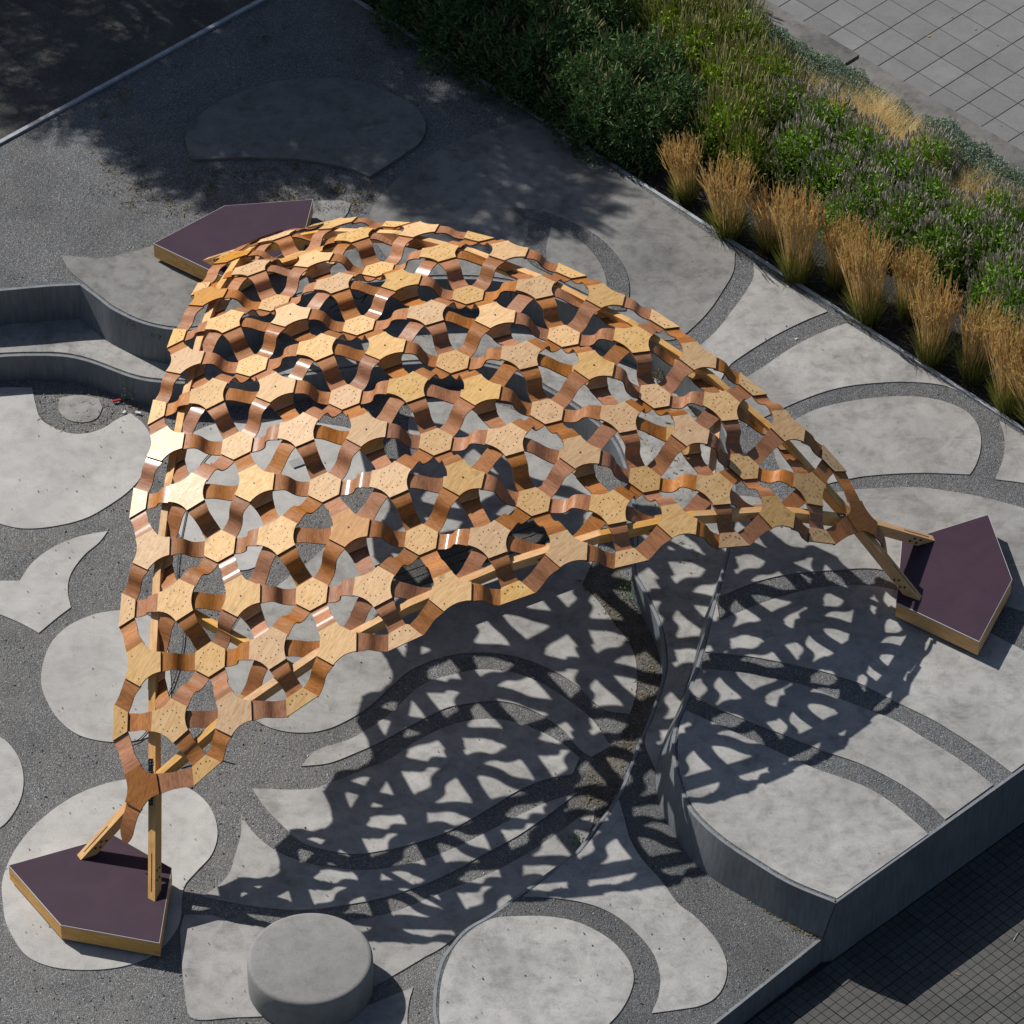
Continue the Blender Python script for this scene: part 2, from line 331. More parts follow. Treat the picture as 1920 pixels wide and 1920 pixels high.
def wall(top, bot, zt, zb, inward, label, group=None, k=6, rim=.028):
    """steel plate wall: front face, rim and back; `inward` = side of the ground it holds (+1 left, -1 right)"""
    tp = [at(u, v, zt) for u, v in crv(top, k)]
    bt = [Vector((p.x, p.y, zb)) for p in tp] if bot is None else [at(u, v, zb) for u, v in crv(bot, k)]
    tp = offs(tp, -inward*.006); bt = offs(bt, -inward*.006); bk = offs(tp, inward*(rim+.006)); n = len(tp)
    e = empty('retaining_wall', tuple(tp[n//2].xy)+(zb,), label, 'wall', group)
    V_ = [p+Vector((0, 0, -.006)) for p in tp]+bt
    F_ = [(i, i+n, i+1+n, i+1) if inward < 0 else (i, i+1, i+1+n, i+n) for i in range(n-1)]
    a = mesh_obj('steel_face', V_, F_, M['steel'], e, smooth=True)
    V_ = [p+Vector((0, 0, .004)) for p in tp]+[p+Vector((0, 0, .004)) for p in bk]+[p-Vector((0, 0, .006)) for p in tp]+[p-Vector((0, 0, .05)) for p in bk]
    F_ = [];
    for i in range(n-1): F_ += [(i, i+1, n+i+1, n+i), (i, 2*n+i, 2*n+i+1, i+1), (n+i, n+i+1, 3*n+i+1, 3*n+i)]
    b = mesh_obj('steel_rim', V_, F_, M['rim_w'], e)
    for x in (a, b): x.matrix_parent_inverse = Matrix.Translation(-e.location)
    return e
up_pts = W1L[:-1]+W1C
up_edge = crv(W1L)[:-1]+crv(W1C)
# upper subgrade to far away, then the gravel plateau inside the steel kerbs
slab('ground', up_edge+[(9000, -3610), (14000, -4600), (-14000, -4600), (-14000, 1400)], Z_P, UP, -.5, M['soil'], smooth=False, sidem=M['soil'], kind='structure')
PL0 = (590, -48)
plateau = slab('ground', up_edge+[(1920, 1441), (4200, -186), (4200, 2286-0.0)][:2]+[(3000, 1498), (1920, 811), (667, 0), PL0, (490, 0), (0, 268), (-5000, 3020)][1:8],
               Z_P, Z_P, UP, M['gravel'], smooth=False, kind='structure') if False else None
pl_poly = up_edge+[(2600, 956), (2600, 1243), (1920, 811), (667, 0), (590, -49), (490, 0), (0, 268), (-560, 574)]
# the corner between the wall line on the right and the planter line lies outside the frame; close the polygon there
pl_poly = [p for p in up_edge if p[0] > -560]+[(2500, 1027), (2500, 1177)][0:0]+[(1920, 1441), (2420, 1084), (1920, 811)][0:1]+[(2300, 1170), (2300, 1052), (1920, 811), (667, 0), (590, -49), (490, 0), (0, 268), (-560, 574)]
plateau = slab('gravel_ground', pl_poly, Z_P, Z_P, UP, M['gravel'], smooth=False, kind='structure')
far_r = slab('path', [(2302, 1168), (9000, -3612), (9000, 5282), (2302, 1053)], Z_P, Z_P-.01, UP, M['asphalt'], smooth=False, kind='structure') if False else None
# terrace between the two walls and behind the low wall
tr = [(u, v) for u, v in crv(W2)]
terrace = slab('gravel_ground', tr+[(1100, 2112), (1342, 1919), (1542, 1760), (1700, 1640), (1700, 1200), (1500, 700), (1100, 450), (500, 480), (100, 480), (-5000, 850)], Z_T, Z_T, -.5, M['gravel_fine'], smooth=False, sidem=M['steel'], kind='structure')
basin = slab('gravel_ground', [(-5000, 1100), (0, 640), (700, 640), (1300, 800), (1330, 1200), (1250, 1500), (1000, 1900), (1100, 2250), (400, 2700), (-5000, 6000)], Z_B, Z_B, -.52, M['gravel_dusty'], smooth=False, kind='structure')

wall(W1L, None, Z_P, Z_T, 1, 'straight painted steel wall at the left edge, holding up the grey gravel above the bench strip')
wall(W1C, W1B, Z_P, Z_T, 1, 'long curved grey steel wall that sweeps under the lattice and ends at the lower right corner')
w5 = wall(W5, None, Z_P, -.52, 1, 'straight dark steel wall facing the street at the lower right, highest of the walls')
wall(W6, None, Z_T, -.52, -1, 'lower straight steel wall with a rusty rim running to the bottom edge beside the cobbles')
wall(W2, None, Z_T, Z_B, 1, 'low winding steel wall round the sunken floor, its bright rim curving down to the bottom edge')
A_ = at(1567, 1693, Z_P); B_ = at(1542, 1760, Z_T); off = Vector((.006, -.004, 0))
o = mesh_obj('steel_face', [A_+off, B_+off, Vector((B_.x, B_.y, -.52))+off, Vector((A_.x, A_.y, -.52))+off], [(0, 1, 2, 3)], M['steel'], w5); o.matrix_parent_inverse = Matrix.Translation(-w5.location)
# sprayed and scribbled marks on the curved wall
_top = [at(u, v, Z_P) for u, v in crv(W1C)]; _tu = [u for u, v in crv(W1C)]
def wpt(u, dz):
    i = max(k for k in range(len(_tu)-1) if _tu[k] <= u) if u < 1300 else 0
    t = (u-_tu[i])/(_tu[i+1]-_tu[i]); p = _top[i].lerp(_top[i+1], t); d = (_top[i+1]-_top[i]).normalized(); return p+Vector((d.y, -d.x, 0))*.012-Vector((0, 0, dz))
def scrawl(name, strokes, w, m, lab):
    V_ = []; F_ = []
    for st in strokes:
        q = smooth_poly(st, closed=False, step=2, corner=60) if len(st) > 2 else st
        for (u0, z0), (u1, z1) in zip(q[:-1], q[1:]):
            a = wpt(u0, z0); c = wpt(u1, z1); d = (c-a)
            if d.length < 1e-5: continue
            d.normalize(); nn = Vector((0, -1, 0)); s = d.cross(nn).normalized()*w; o = len(V_); V_ += [a-s-d*w*.5, a+s-d*w*.5, c+s+d*w*.5, c-s+d*w*.5]; F_.append((o, o+1, o+2, o+3))
    return mesh_obj(name, V_, F_, m, label=lab, cat='graffiti')
scrawl('graffiti', [[(612, .12), (640, .22), (616, .30)], [(626, .10), (652, .26), (640, .38)], [(655, .08), (668, .22), (690, .16)], [(690, .16), (676, .28), (694, .40)], [(694, .40), (668, .33), (650, .42)], [(622, .36), (648, .32)], [(700, .12), (706, .30), (690, .34)]], .008, M['spray'], 'black spiky spray tag on the shaded curved wall, upper left under the lattice')
scrawl('graffiti', [[(958, .14), (968, .10), (972, .22), (960, .26), (958, .14)], [(962, .28), (978, .30), (974, .40), (960, .36)], [(975, .12), (984, .18), (980, .28)]], .005, M['spray'], 'small black looped tag on the shaded wall seen through the upper right of the lattice')
scrawl('graffiti', [[(838+k*9, .10+.02*(k % 2)), (842+k*9, .22), (846+k*9, .12), (846+k*9, .26)] for k in range(5)]+[[(1000+k*8, .14), (1004+k*8, .24), (1007+k*8, .16)] for k in range(4)], .003, M['spray_pale'], 'faint pale scribbles on the shaded curved wall behind the top of the lattice')
scrawl('graffiti', [[(236, .14), (243, .03), (250, .10), (252, .02), (256, .12)], [(240, .08), (232, .22), (224, .38)], [(246, .08), (243, .20), (236, .36)], [(254, .10), (250, .24), (254, .34)]], .0025, M['spray_red'], 'thin dark red scribble with dripping lines on the curved wall at the left')
scrawl('graffiti', [[(284, .10), (285, .22)], [(284, .10), (290, .12), (286, .16), (291, .20), (285, .22)], [(294, .10), (300, .12), (295, .20)], [(303, .10), (298, .16), (304, .21)], [(283, .25), (306, .24)]], .003, M['spray'], 'small dark scribbled tag on the curved wall just left of the lattice')
def kerb(name, a, b, z, w, h, m, label, cat):
    p = at(*a, z); q = at(*b, z); d = (q-p).normalized(); s = Vector((-d.y, d.x, 0))
    V_ = []; F_ = []; box_faces(V_, F_, (p+q)/2+Vector((0, 0, h/2-.05)), (q-p)/2, s*(w/2), Vector((0, 0, h/2+.05)))
    return mesh_obj(name, V_, F_, m, label=label, cat=cat)
kerb('steel_edging', (590, -49.5), (2300, 1051), Z_P, .045, .02, M['rim'], 'thin pale steel edging between the gravel court and the planted bed', 'edging')
kerb('steel_edging', (-560, 574), (589, -52), Z_P, .055, .03, M['rim'], 'pale steel edging in tree shade across the top left corner', 'edging')
slab('path', [(-9000, 5150), (-560, 574), (0, 268), (490, 0), (590, -49), (1500, -560), (1500, -2500), (-9000, -2500)], Z_P, .345, UP, M['asphalt'], smooth=False, kind='structure')
bed = slab('planting_bed', [(591, -49), (667, 0), (1920, 811), (3500, 1826), (3500, 1330), (1913, 353), (1567, 133), (1390, 25), (900, -280), (700, -300)], Z_P, .335, UP, M['soil'], smooth=False, kind='structure')

# ---------------------------------------------------------------- concrete slabs let into the gravel (each a piece of its own)
NSL = []
def slabs(parent, z, items):
    for pts, mm, *rest in items:
        h = rest[0] if rest else .012
        o = slab('concrete_slab', pts, z, z+h, z-.01, M[mm], parent)
        NSL.append((z, pts))
slabs(basin, Z_B, [
 ([(67, 760), (77, 787), (110, 807), (143, 815), (187, 807), (222, 786), (245, 776), (268, 795), (283, 820), (283, 850), (263, 897), (240, 923), (207, 947), (160, 973), (100, 988), (43, 992), (0, 983), (-70, 955), (-150, 900), (-180, 810), (-120, 740), (0, 728), (60, 728)], 'conc_light'),
 ([(112, 747), (150, 742), (185, 748), (192, 765), (182, 785), (157, 793), (125, 787), (108, 768)], 'conc_seat', .012),
 ([(-60, 1088), (0, 1090), (37, 1090), (60, 1057), (100, 1027), (150, 1007), (202, 997), (187, 1017), (157, 1043), (133, 1077), (127, 1107), (133, 1140), (110, 1157), (73, 1188), (40, 1170), (0, 1153), (-60, 1130)], 'conc_light'),
 ([(77, 1280), (85, 1230), (105, 1195), (140, 1168), (190, 1150), (240, 1146), (282, 1158), (308, 1195), (318, 1250), (320, 1310), (303, 1365), (273, 1385), (233, 1392), (187, 1390), (143, 1377), (110, 1350), (87, 1313)], 'conc_light'),
 ([(-60, 1370), (0, 1383), (30, 1413), (43, 1447), (42, 1487), (27, 1523), (0, 1553), (-50, 1570), (-110, 1500), (-110, 1420)], 'conc_light'),
 ([(5, 1650), (27, 1597), (67, 1547), (133, 1497), (200, 1470), (260, 1461), (320, 1467), (367, 1487), (397, 1520), (408, 1563), (397, 1603), (367, 1637), (345, 1665), (333, 1740), (270, 1800), (160, 1820), (60, 1800), (15, 1740), (5, 1690)], 'conc_light'),
 ([(420, 1250), (440, 1310), (470, 1345), (500, 1363), (531, 1372), (562, 1375), (594, 1373), (633, 1361), (687, 1330), (729, 1292), (771, 1257), (833, 1232), (896, 1224), (960, 1230), (1020, 1250), (1080, 1285), (1130, 1330), (1181, 1340), (1192, 1304), (1194, 1272), (1192, 1239), (1178, 1204), (1151, 1169), (1124, 1131), (1091, 1098), (1112, 1050), (1128, 990), (1118, 930), (1090, 870), (1054, 828), (1024, 799), (975, 775), (920, 755), (850, 745), (785, 752), (765, 800), (785, 850), (760, 890), (700, 930), (650, 985), (590, 1045), (520, 1100), (460, 1150), (430, 1200)], 'conc'),
 ([(318, 870), (345, 825), (400, 797), (500, 787), (600, 795), (690, 815), (722, 848), (690, 890), (640, 920), (590, 936), (555, 965), (530, 1010), (500, 1050), (460, 1070), (415, 1062), (370, 1040), (335, 1000), (315, 940)], 'conc_light'),
 ([(565, 1438), (590, 1410), (654, 1388), (687, 1370), (708, 1357), (740, 1332), (771, 1301), (802, 1280), (833, 1270), (896, 1257), (960, 1262), (1010, 1280), (1060, 1310), (1110, 1350), (1145, 1400), (1110, 1420), (1090, 1408), (1057, 1371), (1023, 1346), (973, 1323), (923, 1315), (865, 1322), (833, 1330), (802, 1345), (750, 1372), (708, 1395), (667, 1413), (617, 1432)], 'conc'),
 ([(473, 1480), (580, 1481), (617, 1470), (687, 1442), (735, 1422), (773, 1395), (840, 1363), (897, 1350), (957, 1353), (1007, 1370), (1057, 1397), (1087, 1423), (1073, 1453), (1023, 1462), (973, 1483), (907, 1523), (840, 1560), (773, 1583), (707, 1598), (660, 1602), (613, 1595), (567, 1580), (520, 1540), (493, 1510)], 'conc'),
 ([(452, 1528), (473, 1560), (507, 1590), (547, 1610), (590, 1623), (640, 1630), (690, 1633), (757, 1623), (823, 1603), (890, 1573), (973, 1530), (1023, 1507), (1083, 1487), (1040, 1520), (973, 1567), (907, 1603), (840, 1640), (773, 1667), (707, 1687), (633, 1700), (567, 1707), (500, 1703), (433, 1693), (382, 1682), (427, 1643), (443, 1597), (452, 1563)], 'conc'),
 ([(345, 1717), (400, 1718), (440, 1732), (502, 1739), (580, 1742), (648, 1731), (740, 1710), (840, 1670), (923, 1637), (1007, 1590), (1073, 1543), (1117, 1513), (1108, 1556), (1080, 1600), (1015, 1648), (965, 1685), (913, 1721), (868, 1748), (825, 1780), (794, 1797), (752, 1822), (700, 1850), (600, 1890), (500, 1906), (440, 1909), (367, 1913), (352, 1900), (338, 1750)], 'conc'),
 ([(775, 1852), (767, 1880), (764, 1920), (770, 1970), (640, 1970), (600, 1925), (648, 1901), (700, 1882)], 'conc'),
])
slab('leaf_debris', [(1062, 1064), (1091, 1096), (1124, 1129), (1151, 1167), (1178, 1202), (1192, 1237), (1194, 1304), (1181, 1340), (1150, 1400), (1112, 1425), (1092, 1450), (1060, 1545), (1075, 1600), (1130, 1530), (1200, 1390), (1240, 1300), (1246, 1240), (1225, 1170), (1190, 1110), (1130, 1040), (1090, 1030)], Z_B, Z_B+.005, Z_B-.005, M['debris'], basin)
slabs(terrace, Z_T, [
 ([(825, 1918), (824, 1880), (827, 1845), (839, 1805), (862, 1765), (917, 1726), (973, 1719), (1040, 1721), (1090, 1733), (1140, 1760), (1173, 1793), (1188, 1827), (1183, 1860), (1165, 1895), (1140, 1923), (1090, 1970), (1000, 2000), (900, 2000), (843, 1965)], 'conc'),
 ([(981, 1682), (1023, 1649), (1069, 1612), (1086, 1602), (1126, 1551), (1160, 1500), (1170, 1533), (1180, 1570), (1200, 1607), (1240, 1653), (1273, 1697), (1300, 1717), (1330, 1747), (1353, 1780), (1363, 1813), (1358, 1847), (1340, 1873), (1313, 1887), (1280, 1893), (1222, 1901), (1235, 1867), (1238, 1833), (1227, 1793), (1200, 1757), (1157, 1720), (1107, 1697), (1040, 1685)], 'conc'),
 ([(1193, 1070), (1213, 1109), (1238, 1162), (1249, 1203), (1252, 1250), (1244, 1290), (1226, 1344), (1209, 1388), (1219, 1422), (1231, 1448), (1240, 1405), (1270, 1337), (1302, 1240), (1345, 1105), (1370, 1040), (1380, 960), (1330, 820), (1220, 700), (1040, 620), (900, 580), (700, 585), (600, 600), (400, 670), (330, 680), (270, 672), (200, 640), (150, 590), (-600, 640), (-600, 716), (0, 663), (94, 661), (131, 664), (172, 674), (242, 700), (281, 709), (340, 713), (420, 714), (500, 707), (600, 694), (700, 682), (800, 675), (870, 675), (918, 682), (976, 697), (1026, 724), (1075, 753), (1124, 790), (1155, 820), (1178, 873), (1193, 940), (1197, 1010)], 'conc_seat'),
])
slabs(plateau, Z_P, [
 ([(1271, 1391), (1276, 1355), (1286, 1333), (1330, 1353), (1397, 1383), (1463, 1413), (1530, 1443), (1580, 1460), (1630, 1480), (1673, 1507), (1713, 1540), (1740, 1565), (1569, 1686), (1485, 1651), (1419, 1612), (1359, 1572), (1306, 1522), (1285, 1482), (1273, 1437)], 'conc_plain'),
 ([(1312, 1255), (1366, 1259), (1412, 1266), (1500, 1284), (1570, 1310), (1630, 1333), (1680, 1353), (1730, 1383), (1780, 1413), (1820, 1440), (1862, 1473), (1772, 1538), (1747, 1513), (1713, 1487), (1663, 1457), (1613, 1433), (1547, 1410), (1480, 1383), (1413, 1357), (1347, 1330), (1292, 1300), (1300, 1285)], 'conc_plain'),
 ([(1322, 1223), (1326, 1203), (1344, 1131), (1350, 1165), (1420, 1135), (1500, 1110), (1571, 1100), (1618, 1099), (1652, 1102), (1700, 1115), (1790, 1160), (1870, 1195), (1960, 1255), (2000, 1370), (1905, 1444), (1897, 1450), (1847, 1413), (1797, 1380), (1747, 1350), (1690, 1322), (1613, 1283), (1553, 1263), (1500, 1250), (1412, 1233), (1366, 1227)], 'conc_plain'),
 ([(1366, 1047), (1347, 1120), (1412, 1094), (1483, 1077), (1552, 1071), (1627, 1067), (1665, 1072), (1760, 1100), (1885, 1137), (1960, 1160), (1970, 965), (1920, 954), (1854, 936), (1797, 925), (1720, 915), (1642, 917), (1588, 921), (1500, 940), (1382, 930), (1377, 990)], 'conc_plain'),
 ([(1481, 794), (1527, 770), (1585, 755), (1662, 745), (1720, 745), (1766, 753), (1808, 770), (1831, 794), (1839, 821), (1837, 851), (1827, 878), (1818, 891), (1720, 888), (1623, 894), (1565, 905), (1520, 915), (1470, 890), (1450, 840), (1460, 810)], 'conc_plain'),
 ([(1874, 790), (1883, 821), (1881, 859), (1866, 900), (1920, 907), (2000, 925), (2000, 868), (1914, 815)], 'conc_plain'),
 ([(1400, 800), (1461, 770), (1527, 742), (1585, 726), (1662, 718), (1720, 718), (1770, 724), (1797, 735), (1588, 607), (1546, 622), (1488, 651), (1430, 690), (1390, 717), (1372, 750)], 'conc_plain'),
 ([(1340, 740), (1365, 690), (1392, 668), (1450, 632), (1508, 603), (1552, 585), (1413, 496), (1413, 520), (1397, 550), (1373, 583), (1347, 617), (1323, 640), (1300, 660), (1293, 690)], 'conc_plain'),
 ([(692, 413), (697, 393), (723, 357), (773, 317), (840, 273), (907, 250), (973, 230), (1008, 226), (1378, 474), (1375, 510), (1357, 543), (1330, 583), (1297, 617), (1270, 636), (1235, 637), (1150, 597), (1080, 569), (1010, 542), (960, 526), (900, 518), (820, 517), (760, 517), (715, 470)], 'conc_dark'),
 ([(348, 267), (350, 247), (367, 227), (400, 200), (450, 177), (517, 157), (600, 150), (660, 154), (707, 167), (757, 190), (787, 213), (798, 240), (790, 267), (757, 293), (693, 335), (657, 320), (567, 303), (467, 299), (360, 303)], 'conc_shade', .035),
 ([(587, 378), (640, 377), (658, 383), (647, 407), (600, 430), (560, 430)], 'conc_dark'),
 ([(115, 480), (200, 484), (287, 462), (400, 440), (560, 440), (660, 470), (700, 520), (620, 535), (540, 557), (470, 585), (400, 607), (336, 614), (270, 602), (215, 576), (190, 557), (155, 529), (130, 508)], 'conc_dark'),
])
# the gravel arc laid into the big slab, and the pale slab inside the arc
arc = slab('gravel_band', [(960, 392), (1023, 400), (1073, 420), (1117, 443), (1153, 477), (1173, 510), (1180, 547), (1173, 585), (1150, 585), (1137, 567), (1100, 545), (1000, 500), (975, 470), (990, 440), (985, 415)], Z_P, Z_P+.026, Z_P, M['gravel_fine'], plateau)
slab('concrete_slab', [(1033, 430), (1073, 447), (1107, 473), (1130, 507), (1138, 540), (1133, 570), (1100, 555), (1040, 520), (1024, 480), (1028, 450)], Z_P, Z_P+.034, Z_P, M['conc_dark'], plateau)

# ---------------------------------------------------------------- paving beyond the bed, kerb stones, street cobbles
paving = slab('pavement', [(833, -353), (1433, 0), (1920, 287), (3500, 1220), (6000, -1200), (1500, -2500)], Z_P, .336, UP, M['joint'], smooth=False, kind='structure')
O_ = at(1673.7, 107.2, .37); e1 = (at(1673.7+48.1*5, 107.2+28.7*5, .37)-O_)/5; e2 = (at(1673.7+42.9*4, 107.2-26.7*4, .37)-O_)/4
def tile_mesh(name, a, b, h, gap, m, bev=.004):
    A = a*(.5-gap/2/a.length); B = b*(.5-gap/2/b.length); z0 = Vector((0, 0, 0)); up = Vector((0, 0, h))
    cs = [-A-B, A-B, A+B, -A+B]
    if (cs[1]-cs[0]).cross(cs[2]-cs[1]).z < 0: cs = cs[::-1]
    inn = [c*(1-bev/c.length*1.4)+up for c in cs]; mid = [c+up*.7 for c in cs]; V_ = inn+mid+cs
    F_ = [(0, 1, 2, 3)]
    for r in (0, 4): F_ += [(r+i, r+4+i, r+4+(i+1) % 4, r+(i+1) % 4) for i in range(4)]
    me = bpy.data.meshes.new(name); me.from_pydata([tuple(v) for v in V_], [], F_); me.materials.append(m); return me
tm = tile_mesh('paving_slab', e1, e2, .035, .007, M['paver'])
for i in range(-9, 8):
    for j in range(-1, 9):
        c = O_+e1*(i+.5)+e2*(j+.5)
        u, v = 1673.7+48.1*(i+.5)+42.9*(j+.5), 107.2+28.7*(i+.5)-26.7*(j+.5)
        if not (1380 < u < 2010 and -70 < v < 420): continue
        t = bpy.data.objects.new('paving_slab', tm); t.location = (c.x, c.y, .336+random.uniform(0, .003)); t.rotation_euler = (random.gauss(0, .0012), random.gauss(0, .0012), 0); link(t, paving)
dk = (at(1920, 287, Z_P)-at(1433, 0, Z_P)).normalized()
def kerbstone(pts, lab):
    return slab('kerb_stone', pts, Z_P, Z_P+.03, UP, M['kerb'], smooth=False, label=lab, cat='kerb')
kerbstone([(1611, 106), (1433, 1), (833, -353), (780, -345), (1390, 25), (1567, 133)], 'wide weathered concrete kerb behind the grey cushion plants, upper piece beyond the open joint')
kerbstone([(1616, 110), (1920, 288), (3500, 1220), (3500, 1340), (1913, 353), (1573, 137)], 'wide weathered concrete kerb along the bed, lower piece reaching the right edge')
# street cobbles: slabs of three by three small setts, laid along the wall
wa = at(1567, 1693, Z_P); wb = at(1920, 1441, Z_P); dw = (wb-wa); dw.z = 0; dw.normalize(); dn = Vector((dw.y, -dw.x, 0))
street = slab('pavement', [(1540, 1745), (1920, 1475), (9000, -3400), (9000, 9000), (-600, 9000), (560, 2500)], Z_S, Z_S+.0, -.52, M['joint'], smooth=False, kind='structure')
sz = .31; V_ = []; F_ = []
for i in range(3):
    for j in range(3):
        c = dw*((i-1)*sz/3)+dn*((j-1)*sz/3)
        box_faces(V_, F_, c+Vector((0, 0, .012)), dw*(sz/6-.0035), dn*(sz/6-.0035), Vector((0, 0, .012)))
cm = bpy.data.meshes.new('cobble_slab'); cm.from_pydata([tuple(v) for v in V_], [], F_); cm.materials.append(M['cobble'])
base = at(1552, 1803, Z_S)
cands = []
for i in range(-16, 26):
    for j in range(0, 20):
        c = base+dw*(i*sz*1.01)+dn*((j+.5)*sz*1.01+.05)
        d = c-CAM; zc = d.y*math.cos(TH)-d.z*math.sin(TH); u = 960+FPX*d.x/zc; v = 960-FPX*(d.y*math.sin(TH)+d.z*math.cos(TH))/zc
        if -60 < u < 1990 and v < 1990: cands.append(c)
for c in cands[:300]:
    t = bpy.data.objects.new('cobble_slab', cm); t.location = (c.x, c.y, Z_S+random.uniform(.001, .007)); t.rotation_euler = (random.gauss(0, .006), random.gauss(0, .006), random.gauss(0, .006)); link(t, street)

# ---------------------------------------------------------------- weight platforms that carry the pavilion
PLAT = [
 ([(15, 1622), (215, 1566), (322, 1627), (299, 1768), (113, 1734)], Z_B+.27, Z_B, 'pentagonal purple-brown platform with timber sides, nearest, at the lower left'),
 ([(1853, 964), (1898, 1086), (1836, 1203), (1680, 1129), (1690, 1015)], Z_P+.27, Z_P, 'pentagonal purple-brown platform with timber sides at the right edge'),
 ([(287, 456), (421, 385), (587, 373), (566, 455), (437, 527)], Z_P+.27, Z_P, 'pentagonal purple-brown platform with timber sides behind the lattice at the upper left'),
]
for pts, zt, zb, lab in PLAT:
    w = [at(u, v, zt) for u, v in pts]; w2 = [(p.x, p.y) for p in w]
    if area2(w2) < 0: w2 = w2[::-1]
    c = Vector((sum(p[0] for p in w2)/5, sum(p[1] for p in w2)/5, zb))
    e = empty('platform', tuple(c), lab, 'platform', 'weight platforms under the feet of the pavilion')
    W3 = [Vector((x, y, 0)) for x, y in w2]; cc = Vector((c.x, c.y, 0))
    def ring(k): 
        out = []
        for i in range(5):
            a, b, d = W3[i-1], W3[i], W3[(i+1) % 5]; t1 = (b-a).normalized(); t2 = (d-b).normalized()
            n1 = Vector((-t1.y, t1.x, 0)); n2 = Vector((-t2.y, t2.x, 0)); m_ = (n1+n2).normalized(); out.append(b+m_*(k/max(m_.dot(n1), .3)))
        return out
    def prism(name, r, z1, z0, m, bev=0):
        V_ = [Vector((p.x, p.y, z1)) for p in r]+[Vector((p.x, p.y, z0)) for p in r]
        F_ = [(0, 1, 2, 3, 4)]+[(i, i+5, (i+1) % 5+5, (i+1) % 5) for i in range(5)]
        o = mesh_obj(name, V_, F_, m, e); o.matrix_parent_inverse = Matrix.Translation(-e.location); return o
    prism('deck', ring(.008), zt, zt-.02, M['deck']); prism('edge_trim', ring(0), zt-.004, zt-.016, M['trim']); prism('plinth', ring(.09), zt-.05, zb, M['black'])
    r0 = ring(.004); r1 = ring(.05); sv_ = []; sf_ = []
    for i in range(5):
        a, q = r1[i], r1[(i+1) % 5]; k_ = max(2, int((q-a).length/.22))
        for j in range(k_): box_faces(sv_, sf_, a.lerp(q, j/k_)+Vector((0, 0, zt)), Vector((.005, 0, 0)), Vector((0, .005, 0)), Vector((0, 0, .0012)))
    o = mesh_obj('screws', sv_, sf_, M['screw'], e, kind='stuff'); o.matrix_parent_inverse = Matrix.Translation(-e.location)
    for i in range(5):
        a, b = r0[i], r0[(i+1) % 5]; d = (b-a).normalized(); L = (b-a).length; s = Vector((-d.y, d.x, 0)); V_ = []; F_ = []; uv = []
        a2 = a+Vector((0, 0, zt-.017)); 
        q = [(0, 0, 0), (L, 0, 0), (L-.02, .035, 0), (.02, .035, 0)]
        pts_ = [a2+d*x+s*y for x, y, _ in q]; bt = [p-Vector((0, 0, .195)) for p in pts_]
        allp = pts_+bt
        for f in ((0, 1, 2, 3), (0, 4, 5, 1), (1, 5, 6, 2), (2, 6, 7, 3), (3, 7, 4, 0), (4, 7, 6, 5)):
            F_.append(tuple(range(len(V_), len(V_)+4)))
            for k in f: x = allp[k]-a2; V_.append(allp[k]); uv.append((x.dot(d), x.z+x.dot(s)))
        o = mesh_obj('side_board', V_, F_, M['timber'], e, uv=uv); o.matrix_parent_inverse = Matrix.Translation(-e.location)

